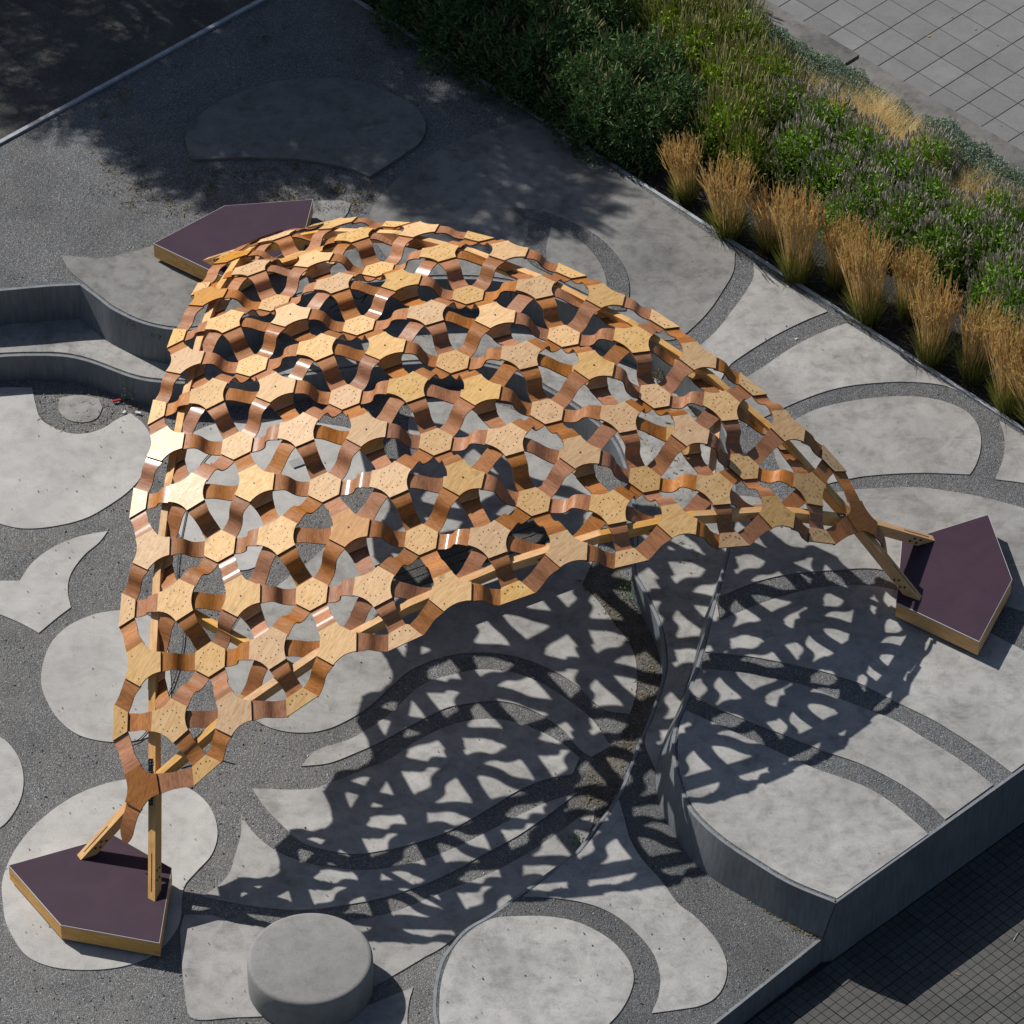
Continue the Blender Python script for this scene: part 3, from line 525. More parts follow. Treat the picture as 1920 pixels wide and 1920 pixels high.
# ---------------------------------------------------------------- the timber lattice pavilion
# nodes: kind (S joint, P crown, D mid), lattice triple, place, direction the surface faces (surveyed)
NODES = [
('S',0,0,24,-4.2221,-5.4349,0.2862,-0.528,-0.692,0.492),
('S',0,3,21,-3.1588,-5.0586,0.9264,-0.418,-0.558,0.717),
('S',0,6,18,-2.1715,-4.6945,1.5471,-0.282,-0.461,0.841),
('S',0,9,15,-1.1103,-4.259,2.0478,-0.123,-0.4,0.908),
('S',0,12,12,0.0499,-3.7857,2.2318,0.051,-0.336,0.94),
('S',0,15,9,1.2408,-3.284,2.2506,0.219,-0.252,0.942),
('S',0,18,6,2.3455,-2.7501,2.0017,0.382,-0.175,0.908),
('S',0,21,3,3.3207,-2.236,1.5901,0.564,-0.136,0.814),
('S',0,24,0,4.442,-1.696,1.1559,0.772,-0.133,0.621),
('S',3,0,21,-4.1771,-4.2934,0.9083,-0.439,-0.543,0.716),
('S',3,3,18,-3.1584,-3.9539,1.4996,-0.338,-0.426,0.839),
('S',3,6,15,-2.0946,-3.5243,2.0316,-0.234,-0.333,0.913),
('S',3,9,12,-0.9516,-3.062,2.3805,-0.09,-0.255,0.963),
('S',3,12,9,0.2252,-2.5778,2.4785,0.084,-0.181,0.98),
('S',3,15,6,1.4093,-2.0693,2.3402,0.246,-0.127,0.961),
('S',3,18,3,2.4948,-1.5383,2.0496,0.395,-0.11,0.912),
('S',3,21,0,3.5124,-0.9827,1.6753,0.567,-0.11,0.816),
('S',6,0,18,-4.1381,-3.2115,1.5062,-0.388,-0.382,0.839),
('S',6,3,15,-3.0901,-2.7675,2.0177,-0.282,-0.298,0.912),
('S',6,6,12,-1.9853,-2.3034,2.4361,-0.181,-0.211,0.961),
('S',6,9,9,-0.8125,-1.8077,2.6399,-0.042,-0.132,0.99),
('S',6,12,6,0.3719,-1.3227,2.6468,0.114,-0.084,0.99),
('S',6,15,3,1.5428,-0.825,2.4356,0.252,-0.068,0.965),
('S',6,18,0,2.6334,-0.3094,2.1706,0.396,-0.045,0.917),
('S',9,0,15,-4.0565,-2.0399,1.9763,-0.377,-0.21,0.902),
('S',9,3,12,-2.949,-1.5372,2.3478,-0.25,-0.136,0.959),
('S',9,6,9,-1.7926,-1.0548,2.6192,-0.146,-0.054,0.988),
('S',9,9,6,-0.6413,-0.5804,2.7128,-0.027,-0.003,1),
('S',9,12,3,0.5649,-0.0801,2.6533,0.106,0.018,0.994),
('S',9,15,0,1.6816,0.3905,2.5127,0.255,0.062,0.965),
('S',12,0,12,-3.9173,-0.7776,2.1604,-0.367,-0.025,0.93),
('S',12,3,9,-2.8361,-0.2962,2.4169,-0.229,0.052,0.972),
('S',12,6,6,-1.6792,0.1841,2.5834,-0.145,0.109,0.983),
('S',12,9,3,-0.4828,0.6681,2.6149,-0.046,0.131,0.99),
('S',12,12,0,0.6639,1.1503,2.5758,0.11,0.181,0.977),
('S',15,0,9,-3.7689,0.4772,2.152,-0.335,0.16,0.929),
('S',15,3,6,-2.6427,0.9558,2.2608,-0.223,0.222,0.949),
('S',15,6,3,-1.4927,1.4298,2.3553,-0.168,0.245,0.955),
('S',15,9,0,-0.3564,1.9101,2.4607,-0.045,0.285,0.957),
('S',18,0,6,-3.5753,1.678,1.8619,-0.306,0.337,0.89),
('S',18,3,3,-2.436,2.1593,1.9403,-0.248,0.368,0.896),
('S',18,6,0,-1.2994,2.6301,2.0656,-0.185,0.389,0.902),
('S',21,0,3,-3.3595,2.7974,1.4286,-0.317,0.521,0.792),
('S',21,3,0,-2.1835,3.2877,1.5342,-0.294,0.531,0.795),
('S',24,0,0,-3.1271,3.9829,0.9746,-0.367,0.717,0.593),
('P',1,1,22,-3.8737,-4.9595,0.612,-0.468,-0.606,0.644),
('P',1,4,19,-2.8969,-4.6589,1.4033,-0.362,-0.485,0.796),
('P',1,7,16,-1.8187,-4.243,2.0095,-0.227,-0.397,0.889),
('P',1,10,13,-0.6369,-3.8136,2.3417,-0.059,-0.333,0.941),
('P',1,13,10,0.5684,-3.2974,2.4606,0.122,-0.255,0.959),
('P',1,16,7,1.7388,-2.7384,2.3429,0.29,-0.174,0.941),
('P',1,19,4,2.8211,-2.201,1.9761,0.46,-0.132,0.878),
('P',1,22,1,3.7921,-1.6415,1.3894,0.644,-0.128,0.754),
('P',4,1,19,-3.8777,-3.9008,1.3781,-0.387,-0.466,0.795),
('P',4,4,16,-2.8393,-3.513,1.998,-0.292,-0.361,0.886),
('P',4,7,13,-1.7114,-3.0068,2.5045,-0.177,-0.273,0.946),
('P',4,10,10,-0.5169,-2.4894,2.7394,-0.016,-0.19,0.982),
('P',4,13,7,0.7188,-2.0313,2.6862,0.158,-0.129,0.979),
('P',4,16,4,1.8995,-1.4622,2.4953,0.309,-0.103,0.945),
('P',4,19,1,2.9851,-0.9259,2.0861,0.464,-0.1,0.88),
('P',7,1,16,-3.8236,-2.745,1.9508,-0.344,-0.309,0.887),
('P',7,4,13,-2.733,-2.2588,2.4569,-0.241,-0.224,0.944),
('P',7,7,10,-1.5496,-1.7581,2.7702,-0.126,-0.136,0.983),
('P',7,10,7,-0.3426,-1.2495,2.8859,0.02,-0.074,0.997),
('P',7,13,4,0.881,-0.7406,2.7964,0.167,-0.049,0.985),
('P',7,16,1,2.0196,-0.2527,2.5097,0.307,-0.029,0.951),
('P',10,1,13,-3.7276,-1.4639,2.3136,-0.332,-0.129,0.934),
('P',10,4,10,-2.5464,-0.9655,2.6863,-0.209,-0.046,0.977),
('P',10,7,7,-1.3746,-0.4788,2.8538,-0.108,0.022,0.994),
('P',10,10,4,-0.186,0.0032,2.8794,0.011,0.049,0.999),
('P',10,13,1,1.0151,0.5167,2.7252,0.161,0.083,0.983),
('P',13,1,10,-3.5771,-0.1764,2.3912,-0.31,0.067,0.948),
('P',13,4,7,-2.4311,0.3132,2.6278,-0.2,0.138,0.97),
('P',13,7,4,-1.2253,0.7976,2.7215,-0.126,0.169,0.977),
('P',13,10,1,-0.0475,1.3171,2.716,0.002,0.202,0.979),
('P',16,1,7,-3.3928,1.1013,2.2403,-0.28,0.251,0.927),
('P',16,4,4,-2.2258,1.5962,2.3734,-0.217,0.289,0.932),
('P',16,7,1,-1.053,2.0535,2.4267,-0.146,0.308,0.94),
('P',19,1,4,-3.1865,2.2927,1.8362,-0.286,0.424,0.859),
('P',19,4,1,-1.9992,2.7781,1.9366,-0.256,0.437,0.862),
('P',22,1,1,-2.8973,3.3913,1.2319,-0.33,0.598,0.73),
('D',2,2,20,-3.5644,-4.5177,1.1542,-0.407,-0.521,0.75),
('D',2,5,17,-2.5254,-4.1314,1.8331,-0.299,-0.407,0.863),
('D',2,8,14,-1.432,-3.7026,2.306,-0.164,-0.329,0.93),
('D',2,11,11,-0.2342,-3.2034,2.5181,0.012,-0.252,0.968),
('D',2,14,8,1.0281,-2.6976,2.511,0.192,-0.176,0.965),
('D',2,17,5,2.1588,-2.1449,2.2783,0.35,-0.128,0.928),
('D',2,20,2,3.2198,-1.6199,1.806,0.524,-0.12,0.843),
('D',5,2,17,-3.5257,-3.3803,1.8115,-0.333,-0.382,0.862),
('D',5,5,14,-2.4641,-2.9304,2.3205,-0.239,-0.289,0.927),
('D',5,8,11,-1.2775,-2.4373,2.67,-0.109,-0.202,0.973),
('D',5,11,8,-0.0566,-1.9294,2.785,0.056,-0.131,0.99),
('D',5,14,5,1.1541,-1.4173,2.6535,0.215,-0.094,0.972),
('D',5,17,2,2.2704,-0.9008,2.3713,0.355,-0.086,0.931),
('D',8,2,14,-3.4475,-2.1779,2.2621,-0.299,-0.229,0.927),
('D',8,5,11,-2.2771,-1.6463,2.672,-0.194,-0.138,0.971),
('D',8,8,8,-1.1154,-1.1562,2.8507,-0.072,-0.063,0.995),
('D',8,11,5,0.0979,-0.658,2.8773,0.068,-0.026,0.997),
('D',8,14,2,1.3195,-0.1756,2.6959,0.211,-0.009,0.977),
('D',11,2,11,-3.2782,-0.857,2.4937,-0.276,-0.037,0.96),
('D',11,5,8,-2.1142,-0.3771,2.7449,-0.173,0.04,0.984),
('D',11,8,5,-0.9204,0.1025,2.8344,-0.076,0.082,0.994),
('D',11,11,2,0.2642,0.6019,2.784,0.053,0.104,0.993),
('D',14,2,8,-3.1583,0.4223,2.4371,-0.255,0.157,0.954),
('D',14,5,5,-1.9685,0.9144,2.5794,-0.183,0.202,0.962),
('D',14,8,2,-0.8028,1.3902,2.6335,-0.101,0.223,0.97),
('D',17,2,5,-2.93,1.6679,2.1756,-0.252,0.321,0.913),
('D',17,5,2,-1.7807,2.1424,2.2699,-0.214,0.338,0.917),
('D',20,2,2,-2.7045,2.84,1.6858,-0.292,0.488,0.823),
]
BEAMS = {'cb': [[-4.537, -5.152, -0.2], [-3.831, -4.886, 0.587], [-2.946, -4.59, 1.354], [-2.048, -4.261, 1.887], [-1.069, -3.863, 2.236], [-0.081, -3.441, 2.411], [0.916, -3.005, 2.439], [1.92, -2.545, 2.292], [2.852, -2.082, 1.945], [3.79, -1.589, 1.361], [4.587, -1.201, 0.722]], 'ca': [[-3.765, -5.702, -0.162], [-3.766, -4.915, 0.599], [-3.784, -3.957, 1.336], [-3.759, -2.987, 1.843], [-3.682, -1.924, 2.169], [-3.577, -0.851, 2.321], [-3.456, 0.231, 2.328], [-3.307, 1.327, 2.165], [-3.119, 2.356, 1.817], [-2.867, 3.393, 1.233], [-2.681, 4.264, 0.595]], 'ab': [[-3.577, 3.904, 0.524], [-2.921, 3.355, 1.214], [-2.113, 2.747, 1.886], [-1.317, 2.144, 2.334], [-0.459, 1.49, 2.603], [0.406, 0.842, 2.702], [1.282, 0.202, 2.655], [2.163, -0.44, 2.432], [2.971, -1.046, 2.01], [3.774, -1.661, 1.349], [4.463, -2.146, 0.652]]}

_c = [n for n in NODES if n[0] == 'P' and (n[1], n[2], n[3]) in ((1, 1, 22), (1, 22, 1), (22, 1, 1))]
_m = Vector((sum(n[4] for n in _c)/3, sum(n[5] for n in _c)/3, 0))
for i, nn in enumerate(NODES):                             # the three free tails hang straight down from the corner panels
    if nn[0] == 'S' and sum(x == 0 for x in nn[1:4]) == 2:
        k = tuple(1 if x == 0 else 22 for x in nn[1:4]); q = [n for n in _c if tuple(n[1:4]) == k][0]; o_ = (Vector((q[4], q[5], 0))-_m).normalized()
        NODES[i] = ('S', nn[1], nn[2], nn[3], q[4]+o_.x*.33, q[5]+o_.y*.33, q[6]-.60, o_.x*.96, o_.y*.96, .28)
ND = {(a, b, c): (k, Vector((x, y, z)), Vector((p, q, r)).normalized()) for k, a, b, c, x, y, z, p, q, r in NODES}
pav = empty('lattice_pavilion', (-1.1, -1.2, Z_B), 'large arched pavilion of bent plywood strips and hexagonal panels on three timber arches', 'pavilion')
PI_ = Matrix.Translation(-pav.location)
TO_S = [(-1, -1, 2), (-1, 2, -1), (2, -1, -1)]; TO_D = [(1, 1, -2), (1, -2, 1), (-2, 1, 1)]
def add3(a, b): return (a[0]+b[0], a[1]+b[1], a[2]+b[2])
def tdir(X, n, Y):
    d = Y-X; d = d-n*d.dot(n); return d.normalized()
def plate(name, X, n, dirs, re, hw, conc, m, th=.018, cut=False, edge='plyedge'):
    ref = dirs[0]; r2 = n.cross(ref)
    ds = sorted(dirs, key=lambda d: math.atan2(d.dot(r2), d.dot(ref)) % (2*math.pi))
    ring = []
    k = len(ds)
    if cut:                                                # start after the widest gap
        an = [math.atan2(d.dot(r2), d.dot(ref)) % (2*math.pi) for d in ds]
        gaps = [((an[(i+1) % k]-an[i]) % (2*math.pi), i) for i in range(k)]; g = max(gaps)[1]; ds = ds[g+1:]+ds[:g+1]
    for i, d in enumerate(ds):
        e = n.cross(d); a = d*re-e*hw; b = d*re+e*hw
        ring += [a, b]
        d2 = ds[(i+1) % k]; c = d2*re-n.cross(d2)*hw
        if cut and i == k-1: break
        if conc > 0:
            mid = (b+c)/2; ctl = mid-mid.normalized()*conc*2
            for t in (.14, .32, .5, .68, .86): ring.append(b*(1-t)**2+ctl*2*t*(1-t)+c*t*t)
        elif (b-c).length < .03: ring[-1] = (b+c)/2
    if conc == 0 and not cut:                              # closed hexagon: merge touching corners
        out = []
        for p in ring:
            if out and (p-out[-1]).length < .035: out[-1] = (p+out[-1])/2
            else: out.append(p)
        if (out[0]-out[-1]).length < .035: out[0] = (out[0]+out[-1])/2; out.pop()
        ring = out
    m_ = len(ring); V_ = [X+p+n*th for p in ring]+[X+p for p in ring]+[X+n*th, X]
    F_ = [(2*m_, i, (i+1) % m_) for i in range(m_)]+[(2*m_+1, m_+(i+1) % m_, m_+i) for i in range(m_)]+[(i, m_+i, m_+(i+1) % m_, (i+1) % m_) for i in range(m_)]
    if cut:
        cc = sum(ring, Vector())/m_; V_[2*m_] = X+cc+n*th; V_[2*m_+1] = X+cc
    uv = [((p-X).dot(ref), (p-X).dot(r2)) for p in V_]
    o = mesh_obj(name, V_, F_, [M[m], M[edge]], pav, [0]*(2*m_)+[1]*m_, uv)
    o.matrix_parent_inverse = PI_; return o
def strip(A, nA, dA, rA, wA, B, nB, dB, rB, wB, k=.55, kb=None, th=.013, mid=.089, steps=14, nm='bent_strip', pinch=1.0):
    """bent plywood strip from node A to node B; dA and dB point from each node to the other in its own plane"""
    a = A+dA*rA; b = B+dB*rB; L = (b-a).length; c1 = a+dA*L*k; c2 = b+dB*L*k
    sA = nA.cross(dA); sB = -nB.cross(dB); V_ = []; uv = []; l = 0; last = a
    for i in range(steps+1):
        t = i/steps; p = bez(a, c1, c2, b, t); tg = (bez(a, c1, c2, b, min(1, t+.01))-bez(a, c1, c2, b, max(0, t-.01))).normalized()
        s = (sA*(1-t)+sB*t).normalized(); s = (s-tg*s.dot(tg)).normalized(); nn = tg.cross(s)
        if nn.dot(nA*(1-t)+nB*t) < 0: nn = -nn
        q = min(t, 1-t)*2; base_ = wA*(1-t)+wB*t; w = mid+(base_-mid)*max(0, 1-q*1.5)**1.6
        l += (p-last).length; last = p
        V_ += [p+s*w, p-s*w, p-s*w-nn*th, p+s*w-nn*th]; uv += [(l, w), (l, -w), (l, -w-.01), (l, w+.01)]
    # faces and edges get their own vertices, so that the strip stays crisp at its edges
    R4 = V_; U4 = uv; V_ = []; uv = []; F_ = []; mi = []
    flip = (R4[1]-R4[0]).cross(R4[4]-R4[0]).dot(nA) < 0
    for j, mm in ((0, 0), (1, 1), (2, 0), (3, 1)):
        o0 = len(V_)
        for i in range(steps+1): V_ += [R4[i*4+j], R4[i*4+(j+1) % 4]]; uv += [U4[i*4+j], U4[i*4+(j+1) % 4]]
        for i in range(steps):
            f = (o0+2*i, o0+2*i+1, o0+2*i+3, o0+2*i+2); F_.append(f[::-1] if flip else f); mi.append(mm)
    uv = [(v*1.0, u*1.0) for u, v in uv]
    o = mesh_obj(nm, V_, F_, [M['veneer'], M['edge']], pav, mi, uv); o.matrix_parent_inverse = PI_
    sm = [mi[i] == 0 for i in range(len(mi))]; o.data.polygons.foreach_set('use_smooth', sm); return o
def disc_mesh(name, spots, r, h, m):
    V_ = []; F_ = []
    for x, y in spots:
        o = len(V_)
        for z in (h, -.004):
            for k in range(6): V_.append((x+r*math.cos(k*math.pi/3), y+r*math.sin(k*math.pi/3), z))
        F_.append(tuple(range(o, o+6))); F_ += [(o+i, o+6+i, o+6+(i+1) % 6, o+(i+1) % 6) for i in range(6)]
    me = bpy.data.meshes.new(name); me.from_pydata(V_, [], F_); me.materials.append(m); return me
ring12 = [(.112*math.cos((k+.5)*math.pi/6), .112*math.sin((k+.5)*math.pi/6)) for k in range(12)]
BR = disc_mesh('screws', ring12, .0056, .004, M['screw']); B1 = disc_mesh('screws', [(0, 0)], .0095, .007, M['screw'])
BH = disc_mesh('screws', [(.11, .06), (.085, .1), (.13, 0), (.11, -.06), (.085, -.1)], .0068, .004, M['screw']); B2 = disc_mesh('screws', [(.15, .05), (-.02, -.16)], .007, .004, M['screw'])
def screws(panel, me, X, n, d, th=.018):
    o = bpy.data.objects.new('screws', me); e = n.cross(d)
    o.matrix_basis = Matrix(((d.x, e.x, n.x, X.x+n.x*th), (d.y, e.y, n.y, X.y+n.y*th), (d.z, e.z, n.z, X.z+n.z*th), (0, 0, 0, 1)))
    link(o, panel); o['kind'] = 'stuff'
RP, HP, RS, HS_ = .216, .108, .169, .0972
CORN = {(1, 1, 22), (1, 22, 1), (22, 1, 1)}; TAIL = {(0, 0, 24), (0, 24, 0), (24, 0, 0)}
LOW = .135; AMB = {(19, 1, 4), (16, 1, 7), (4, 7, 13)}
for key, (kd, X, n) in ND.items():
    if kd == 'S':
        nb = [ND[add3(key, tuple(-q for q in d))][1] for d in TO_S if add3(key, tuple(-q for q in d)) in ND]+[ND[add3(key, tuple(-q for q in d))][1] for d in TO_D if add3(key, tuple(-q for q in d)) in ND]
        if key in TAIL: continue
        dirs = [tdir(X, n, Y) for Y in nb]
        if len(dirs) == 6: o = plate('hexagonal_panel', X, n, dirs, RS, HS_, 0, 'ply'); screws(o, BR, X, n, dirs[0])
        else:
            o = plate('half_hexagon_panel', X, n, dirs, RS, HS_, 0, 'ply', cut=True)
            md = sum(dirs, Vector()); md = (md-n*md.dot(n)).normalized(); screws(o, BH, X, n, md)
    elif kd == 'P':
        dirs = [tdir(X, n, ND[add3(key, d)][1]) for d in TO_S]
        corner = key in CORN or key in ((1, 4, 19), (1, 19, 4))[0:0]
        edge_ = min(key) == 1
        o = plate('crown_panel', X, n, dirs, RP, HP, .034, 'veneer' if corner else ('amber' if key in AMB else 'ply'), edge='edge' if corner else 'plyedge')
        if not corner: screws(o, B2 if edge_ else B1, X, n, dirs[0])
        for d, dr in zip(TO_S, dirs):
            k2 = add3(key, d); _, Y, n2 = ND[k2]; dd = tdir(Y, n2, X)
            if k2 in TAIL:
                s = strip(X-n*.004, n, dr, RP-.02, HP, Y, n2, dd, .04, .03, k=.4, mid=.085)
            else: strip(X-n*.002, n, dr, RP-.012, HP+.002, Y-n2*.002, n2, dd, RS-.012, HS_, k=.66, kb=.5)
        if not corner:
            Xl = X-n*LOW; dl = [(d, tdir(X, n, ND[add3(key, d)][1])) for d in TO_D if add3(key, d) in ND]
            if len(dl) >= 2:
                if len(dl) == 3: plate('lower_panel', Xl, n, [q for _, q in dl], RP, HP, .03, 'ply')
                else: plate('lower_panel', Xl, n, [q for _, q in dl], RP, HP, 0, 'ply', cut=True)
            for d, dr in dl:
                _, Y, n2 = ND[add3(key, d)]; dd = tdir(Y, n2, X)
                strip(Xl-n*.002, n, dr, RP-.02 if len(dl) >= 2 else .02, HP, Y-n2*.018, n2, dd, .13, .094, k=.50, mid=.089)
    else:
        dirs = [tdir(X, n, ND[add3(key, tuple(-q for q in d))][1]) for d in [(-a, -b, -c) for a, b, c in TO_D]]
        dirs = [tdir(X, n, ND[add3(key, (a, b, c))][1]) for a, b, c in TO_D if add3(key, (a, b, c)) in ND and ND[add3(key, (a, b, c))][0] == 'S']
        o = plate('mid_panel', X, n, dirs, RP, HP, .030, 'ply'); screws(o, BR, X, n, dirs[0])
        for a in TO_D:
            k2 = add3(key, a)
            if k2 in ND and ND[k2][0] == 'S':
                _, Y, n2 = ND[k2]; strip(X-n*.002, n, tdir(X, n, Y), RP-.012, HP+.002, Y-n2*.004, n2, tdir(Y, n2, X), RS-.012, HS_, k=.78, kb=.46)
# threaded rods between crown panels and the panels below them
rv = []; rf = []
for key, (kd, X, n) in ND.items():
    if kd == 'P' and min(key) > 1:
        t = Vector((1, 0, 0)); t = (t-n*t.dot(n)).normalized(); box_faces(rv, rf, X-n*(LOW/2+.01), t*.005, n.cross(t)*.005, n*(LOW/2+.02))
ro = mesh_obj('threaded_rods', rv, rf, M['zinc'], pav, kind='stuff'); ro.matrix_parent_inverse = PI_
# arches
for nm_, idx in (('ca', (-1, -2, -3, -4)), ('ab', (0, 1, 2, 3))):  # the feet stand on the higher plateau at that corner
    for k_, dz in zip(idx, (.20, .14, .07, .02)):
        p_ = Vector(BEAMS[nm_][k_]); BEAMS[nm_][k_] = tuple(p_+(CAM-p_)*(dz/(CAM.z-p_.z)))
DECK = {'c': Z_B+.27, 'b': Z_P+.27, 'a': Z_P+.27}
TILT = {'cb': .10, 'ca': .34, 'ab': .12}
def arch(nm, pts, zA, zB):
    P = [Vector(p) for p in pts]; md = P[len(P)//2]; out = Vector((md.x+1.0, md.y+1.1, 0)).normalized()
    d0 = (P[0]-P[1]).normalized(); d1 = (P[-1]-P[-2]).normalized()
    if d0.z < -.05: P[0] = P[1]+d0*((P[1].z-zA+.01)/-d0.z)
    if d1.z < -.05: P[-1] = P[-2]+d1*((P[-2].z-zB+.01)/-d1.z)
    for i in range(len(P)-1):
        d = (P[i+1]-P[i]).normalized(); UPV = Vector((0, 0, 1))+out*TILT[nm]
        o = bar('arch_beam', P[i]-d*(.0 if i == 0 else .006), P[i+1]+d*(.0 if i == len(P)-2 else .006), .086-(.004 if i % 2 else 0), .130-(.004 if i % 2 else 0), M['timber'], pav, up=UPV)
        o.matrix_parent_inverse = PI_
    # foot slots and bolts
    for a, b in ((P[0], P[1]), (P[-1], P[-2])):
        d = (b-a).normalized(); s = d.cross(Vector((0, 0, 1))+out*TILT[nm]).normalized(); u = s.cross(d); V_ = []; F_ = []
        box_faces(V_, F_, a+d*.30, d*.20, s*.004, u*.0025)
        o = mesh_obj('slot', V_, F_, M['black'], pav); o.matrix_parent_inverse = PI_
        V_ = []; F_ = []
        for x in (.22, .32):
            for y in (-.04, -.09):
                for sg in (-1, 1): box_faces(V_, F_, a+d*(x+(.03 if y < -.07 else 0))+u*y+s*(sg*.045), d*.011, u*.011, s*.006)
        o = mesh_obj('bolts', V_, F_, M['screw'], pav, kind='stuff'); o.matrix_parent_inverse = PI_
for nm, pts in BEAMS.items(): arch(nm, pts, DECK[nm[0]], DECK[nm[1]])
def onbeam(nm, uv_, drop=.05):
    best = None
    P = [Vector(p) for p in BEAMS[nm]]
    for i in range(len(P)-1):
        for k in range(21):
            p = P[i].lerp(P[i+1], k/20); d = p-CAM; zc = d.y*math.cos(TH)-d.z*math.sin(TH); u = 960+FPX*d.x/zc; v = 960-FPX*(d.y*math.sin(TH)+d.z*math.cos(TH))/zc
            e = (u-uv_[0])**2+(v-uv_[1])**2
            if best is None or e < best[0]: best = (e, p.copy())
    return best[1]-Vector((0, 0, drop))
for (n1, a), (n2, b) in ((('ca', (293, 1100)), ('cb', (560, 1249))), (('ca', (420, 512)), ('ab', (690, 430))), (('ab', (1356, 720)), ('cb', (1320, 958)))):
    p = onbeam(n1, a); q = onbeam(n2, b); d = (q-p).normalized()
    o = bar('tie_beam', p+d*.045, q-d*.045, .075, .11, M['timber'], pav); o.matrix_parent_inverse = PI_
# black joint plates near the crossings
for nm, uv_ in (('ca', (283, 1437)), ('ca', (284, 1497)), ('cb', (1583, 962))):
    p = onbeam(nm, uv_, -.003); P = [Vector(x) for x in BEAMS[nm]]
    i = min(range(len(P)-1), key=lambda i: ((P[i]+P[i+1])/2-p).length); d = (P[i+1]-P[i]).normalized(); s = d.cross(Vector((0, 0, 1))).normalized(); u = s.cross(d)
    V_ = []; F_ = []; box_faces(V_, F_, p, d*.10, s*.036, u*.004); o = mesh_obj('joint_plate', V_, F_, M['black'], pav); o.matrix_parent_inverse = PI_
    V_ = []; F_ = []
    for x in (-.07, -.04, .04, .07):
        for y in (-.015, .015): box_faces(V_, F_, p+d*x+s*y+u*.006, d*.006, s*.006, u*.003)
    o2 = mesh_obj('bolts', V_, F_, M['zinc'], o, kind='stuff')

# ---------------------------------------------------------------- the concrete drum
dc = at(581, 1795, Z_B+.44); R0 = .648; prof = [(0, .44), (R0-.055, .44), (R0-.028, .435), (R0-.010, .420), (R0, .395), (R0+.002, .30), (R0, .02), (R0-.03, -.02)]
V_ = []; F_ = []; ns = 96
for r, z in prof[1:]:
    for k in range(ns): V_.append((dc.x+r*math.cos(2*math.pi*k/ns), dc.y+r*math.sin(2*math.pi*k/ns), Z_B+z))
V_.append((dc.x, dc.y, Z_B+.441)); ct = len(V_)-1
for i in range(len(prof)-2):
    for k in range(ns): F_.append((i*ns+k, (i+1)*ns+k, (i+1)*ns+(k+1) % ns, i*ns+(k+1) % ns))
for k in range(ns): F_.append((ct, k, (k+1) % ns))
mesh_obj('concrete_stool', V_, F_, M['drum'], smooth=True, label='round solid concrete stool block standing on the sunken floor near the bottom edge', cat='stool')

# ---------------------------------------------------------------- planting
G = dict(
 hyl=m_leaf('hyssop_leaf', (.10, .20, .015), (.22, .37, .045), .6), hys=m_leaf('hyssop_spike', (.30, .27, .225), (.52, .47, .40), .85, .1, 40),
 yll=m_leaf('yellow_green_leaf', (.14, .24, .015), (.32, .43, .045), .6), yls=m_leaf('beige_spike', (.28, .26, .11), (.46, .43, .20), .8, .15, 40),
 dkl=m_leaf('shrub_leaf', (.035, .085, .020), (.095, .17, .055)), dks=m_leaf('brown_panicle', (.17, .14, .06), (.30, .25, .12), .8, .1, 40),
 cul=m_leaf('grey_green_leaf', (.13, .19, .135), (.24, .31, .225), .7, .15), fea=m_leaf('feather_grass', (.55, .40, .17), (.80, .64, .34), .6, .35, 20),
 red=m_leaf('reed_plume', (.42, .275, .095), (.74, .54, .24), .6, .3, 20), reb=m_leaf('reed_blade', (.11, .15, .02), (.26, .25, .06), .6, .3, 20),
 tre=m_leaf('tree_leaf', (.03, .08, .01), (.06, .13, .02)), bark=m_plain('tree_bark', (.10, .08, .06), .9, nz=.4, ns=12),
 drg=m_leaf('dry_weed', (.10, .085, .035), (.22, .17, .08), .8, .2, 30),
)
def quads(C_, A_, B_):
    """diamond leaves: centre, half length vector, half width vector (numpy, n x 3)"""
    n = len(C_); V_ = np.empty((n, 4, 3)); V_[:, 0] = C_-A_; V_[:, 1] = C_+B_-A_*.1; V_[:, 2] = C_+A_; V_[:, 3] = C_-B_-A_*.1
    return V_.reshape(-1, 3)
def np_mesh(name, parts, smooth=False):
    """parts: list of (V n*k x 3, k verts per face, material)"""
    me = bpy.data.meshes.new(name); allv = np.concatenate([p[0] for p in parts]); loops = []; st = []; tot = []; mi = []; o = 0; l = 0
    nv = len(allv); me.vertices.add(nv); me.vertices.foreach_set('co', allv.astype(np.float32).ravel())
    for i, (v, k, m) in enumerate(parts):
        nf = len(v)//k; st.append(l+np.arange(nf)*k); tot.append(np.full(nf, k)); mi.append(np.full(nf, i)); l += nf*k; me.materials.append(m)
    me.loops.add(nv); me.loops.foreach_set('vertex_index', np.arange(nv, dtype=np.int32))
    me.polygons.add(sum(len(x) for x in st)); me.polygons.foreach_set('loop_start', np.concatenate(st).astype(np.int32))
    try: me.polygons.foreach_set('loop_total', np.concatenate(tot).astype(np.int32))
    except Exception: pass
    me.polygons.foreach_set('material_index', np.concatenate(mi).astype(np.int32)); me.update(); me.validate(); return me
def unit(v): return v/np.maximum(np.linalg.norm(v, axis=1, keepdims=True), 1e-9)
def perp(a, r=None):
    r = rng.normal(size=a.shape) if r is None else r
    return unit(np.cross(a, r))
def dome(n, rad, h, inner=.35):
    """points through the volume of a dome, most of them near its surface, and their outward directions"""
    d = unit(rng.normal(size=(n, 3))); d[:, 2] = np.abs(d[:, 2]); s = inner+(1-inner)*rng.random(n)**.4
    lump = 1+.16*np.sin(5*np.arctan2(d[:, 1], d[:, 0])+rng.random()*6)*np.cos(d[:, 2]*4)
    P = d*np.array([rad, rad, h])*(s*lump)[:, None]; return P, d
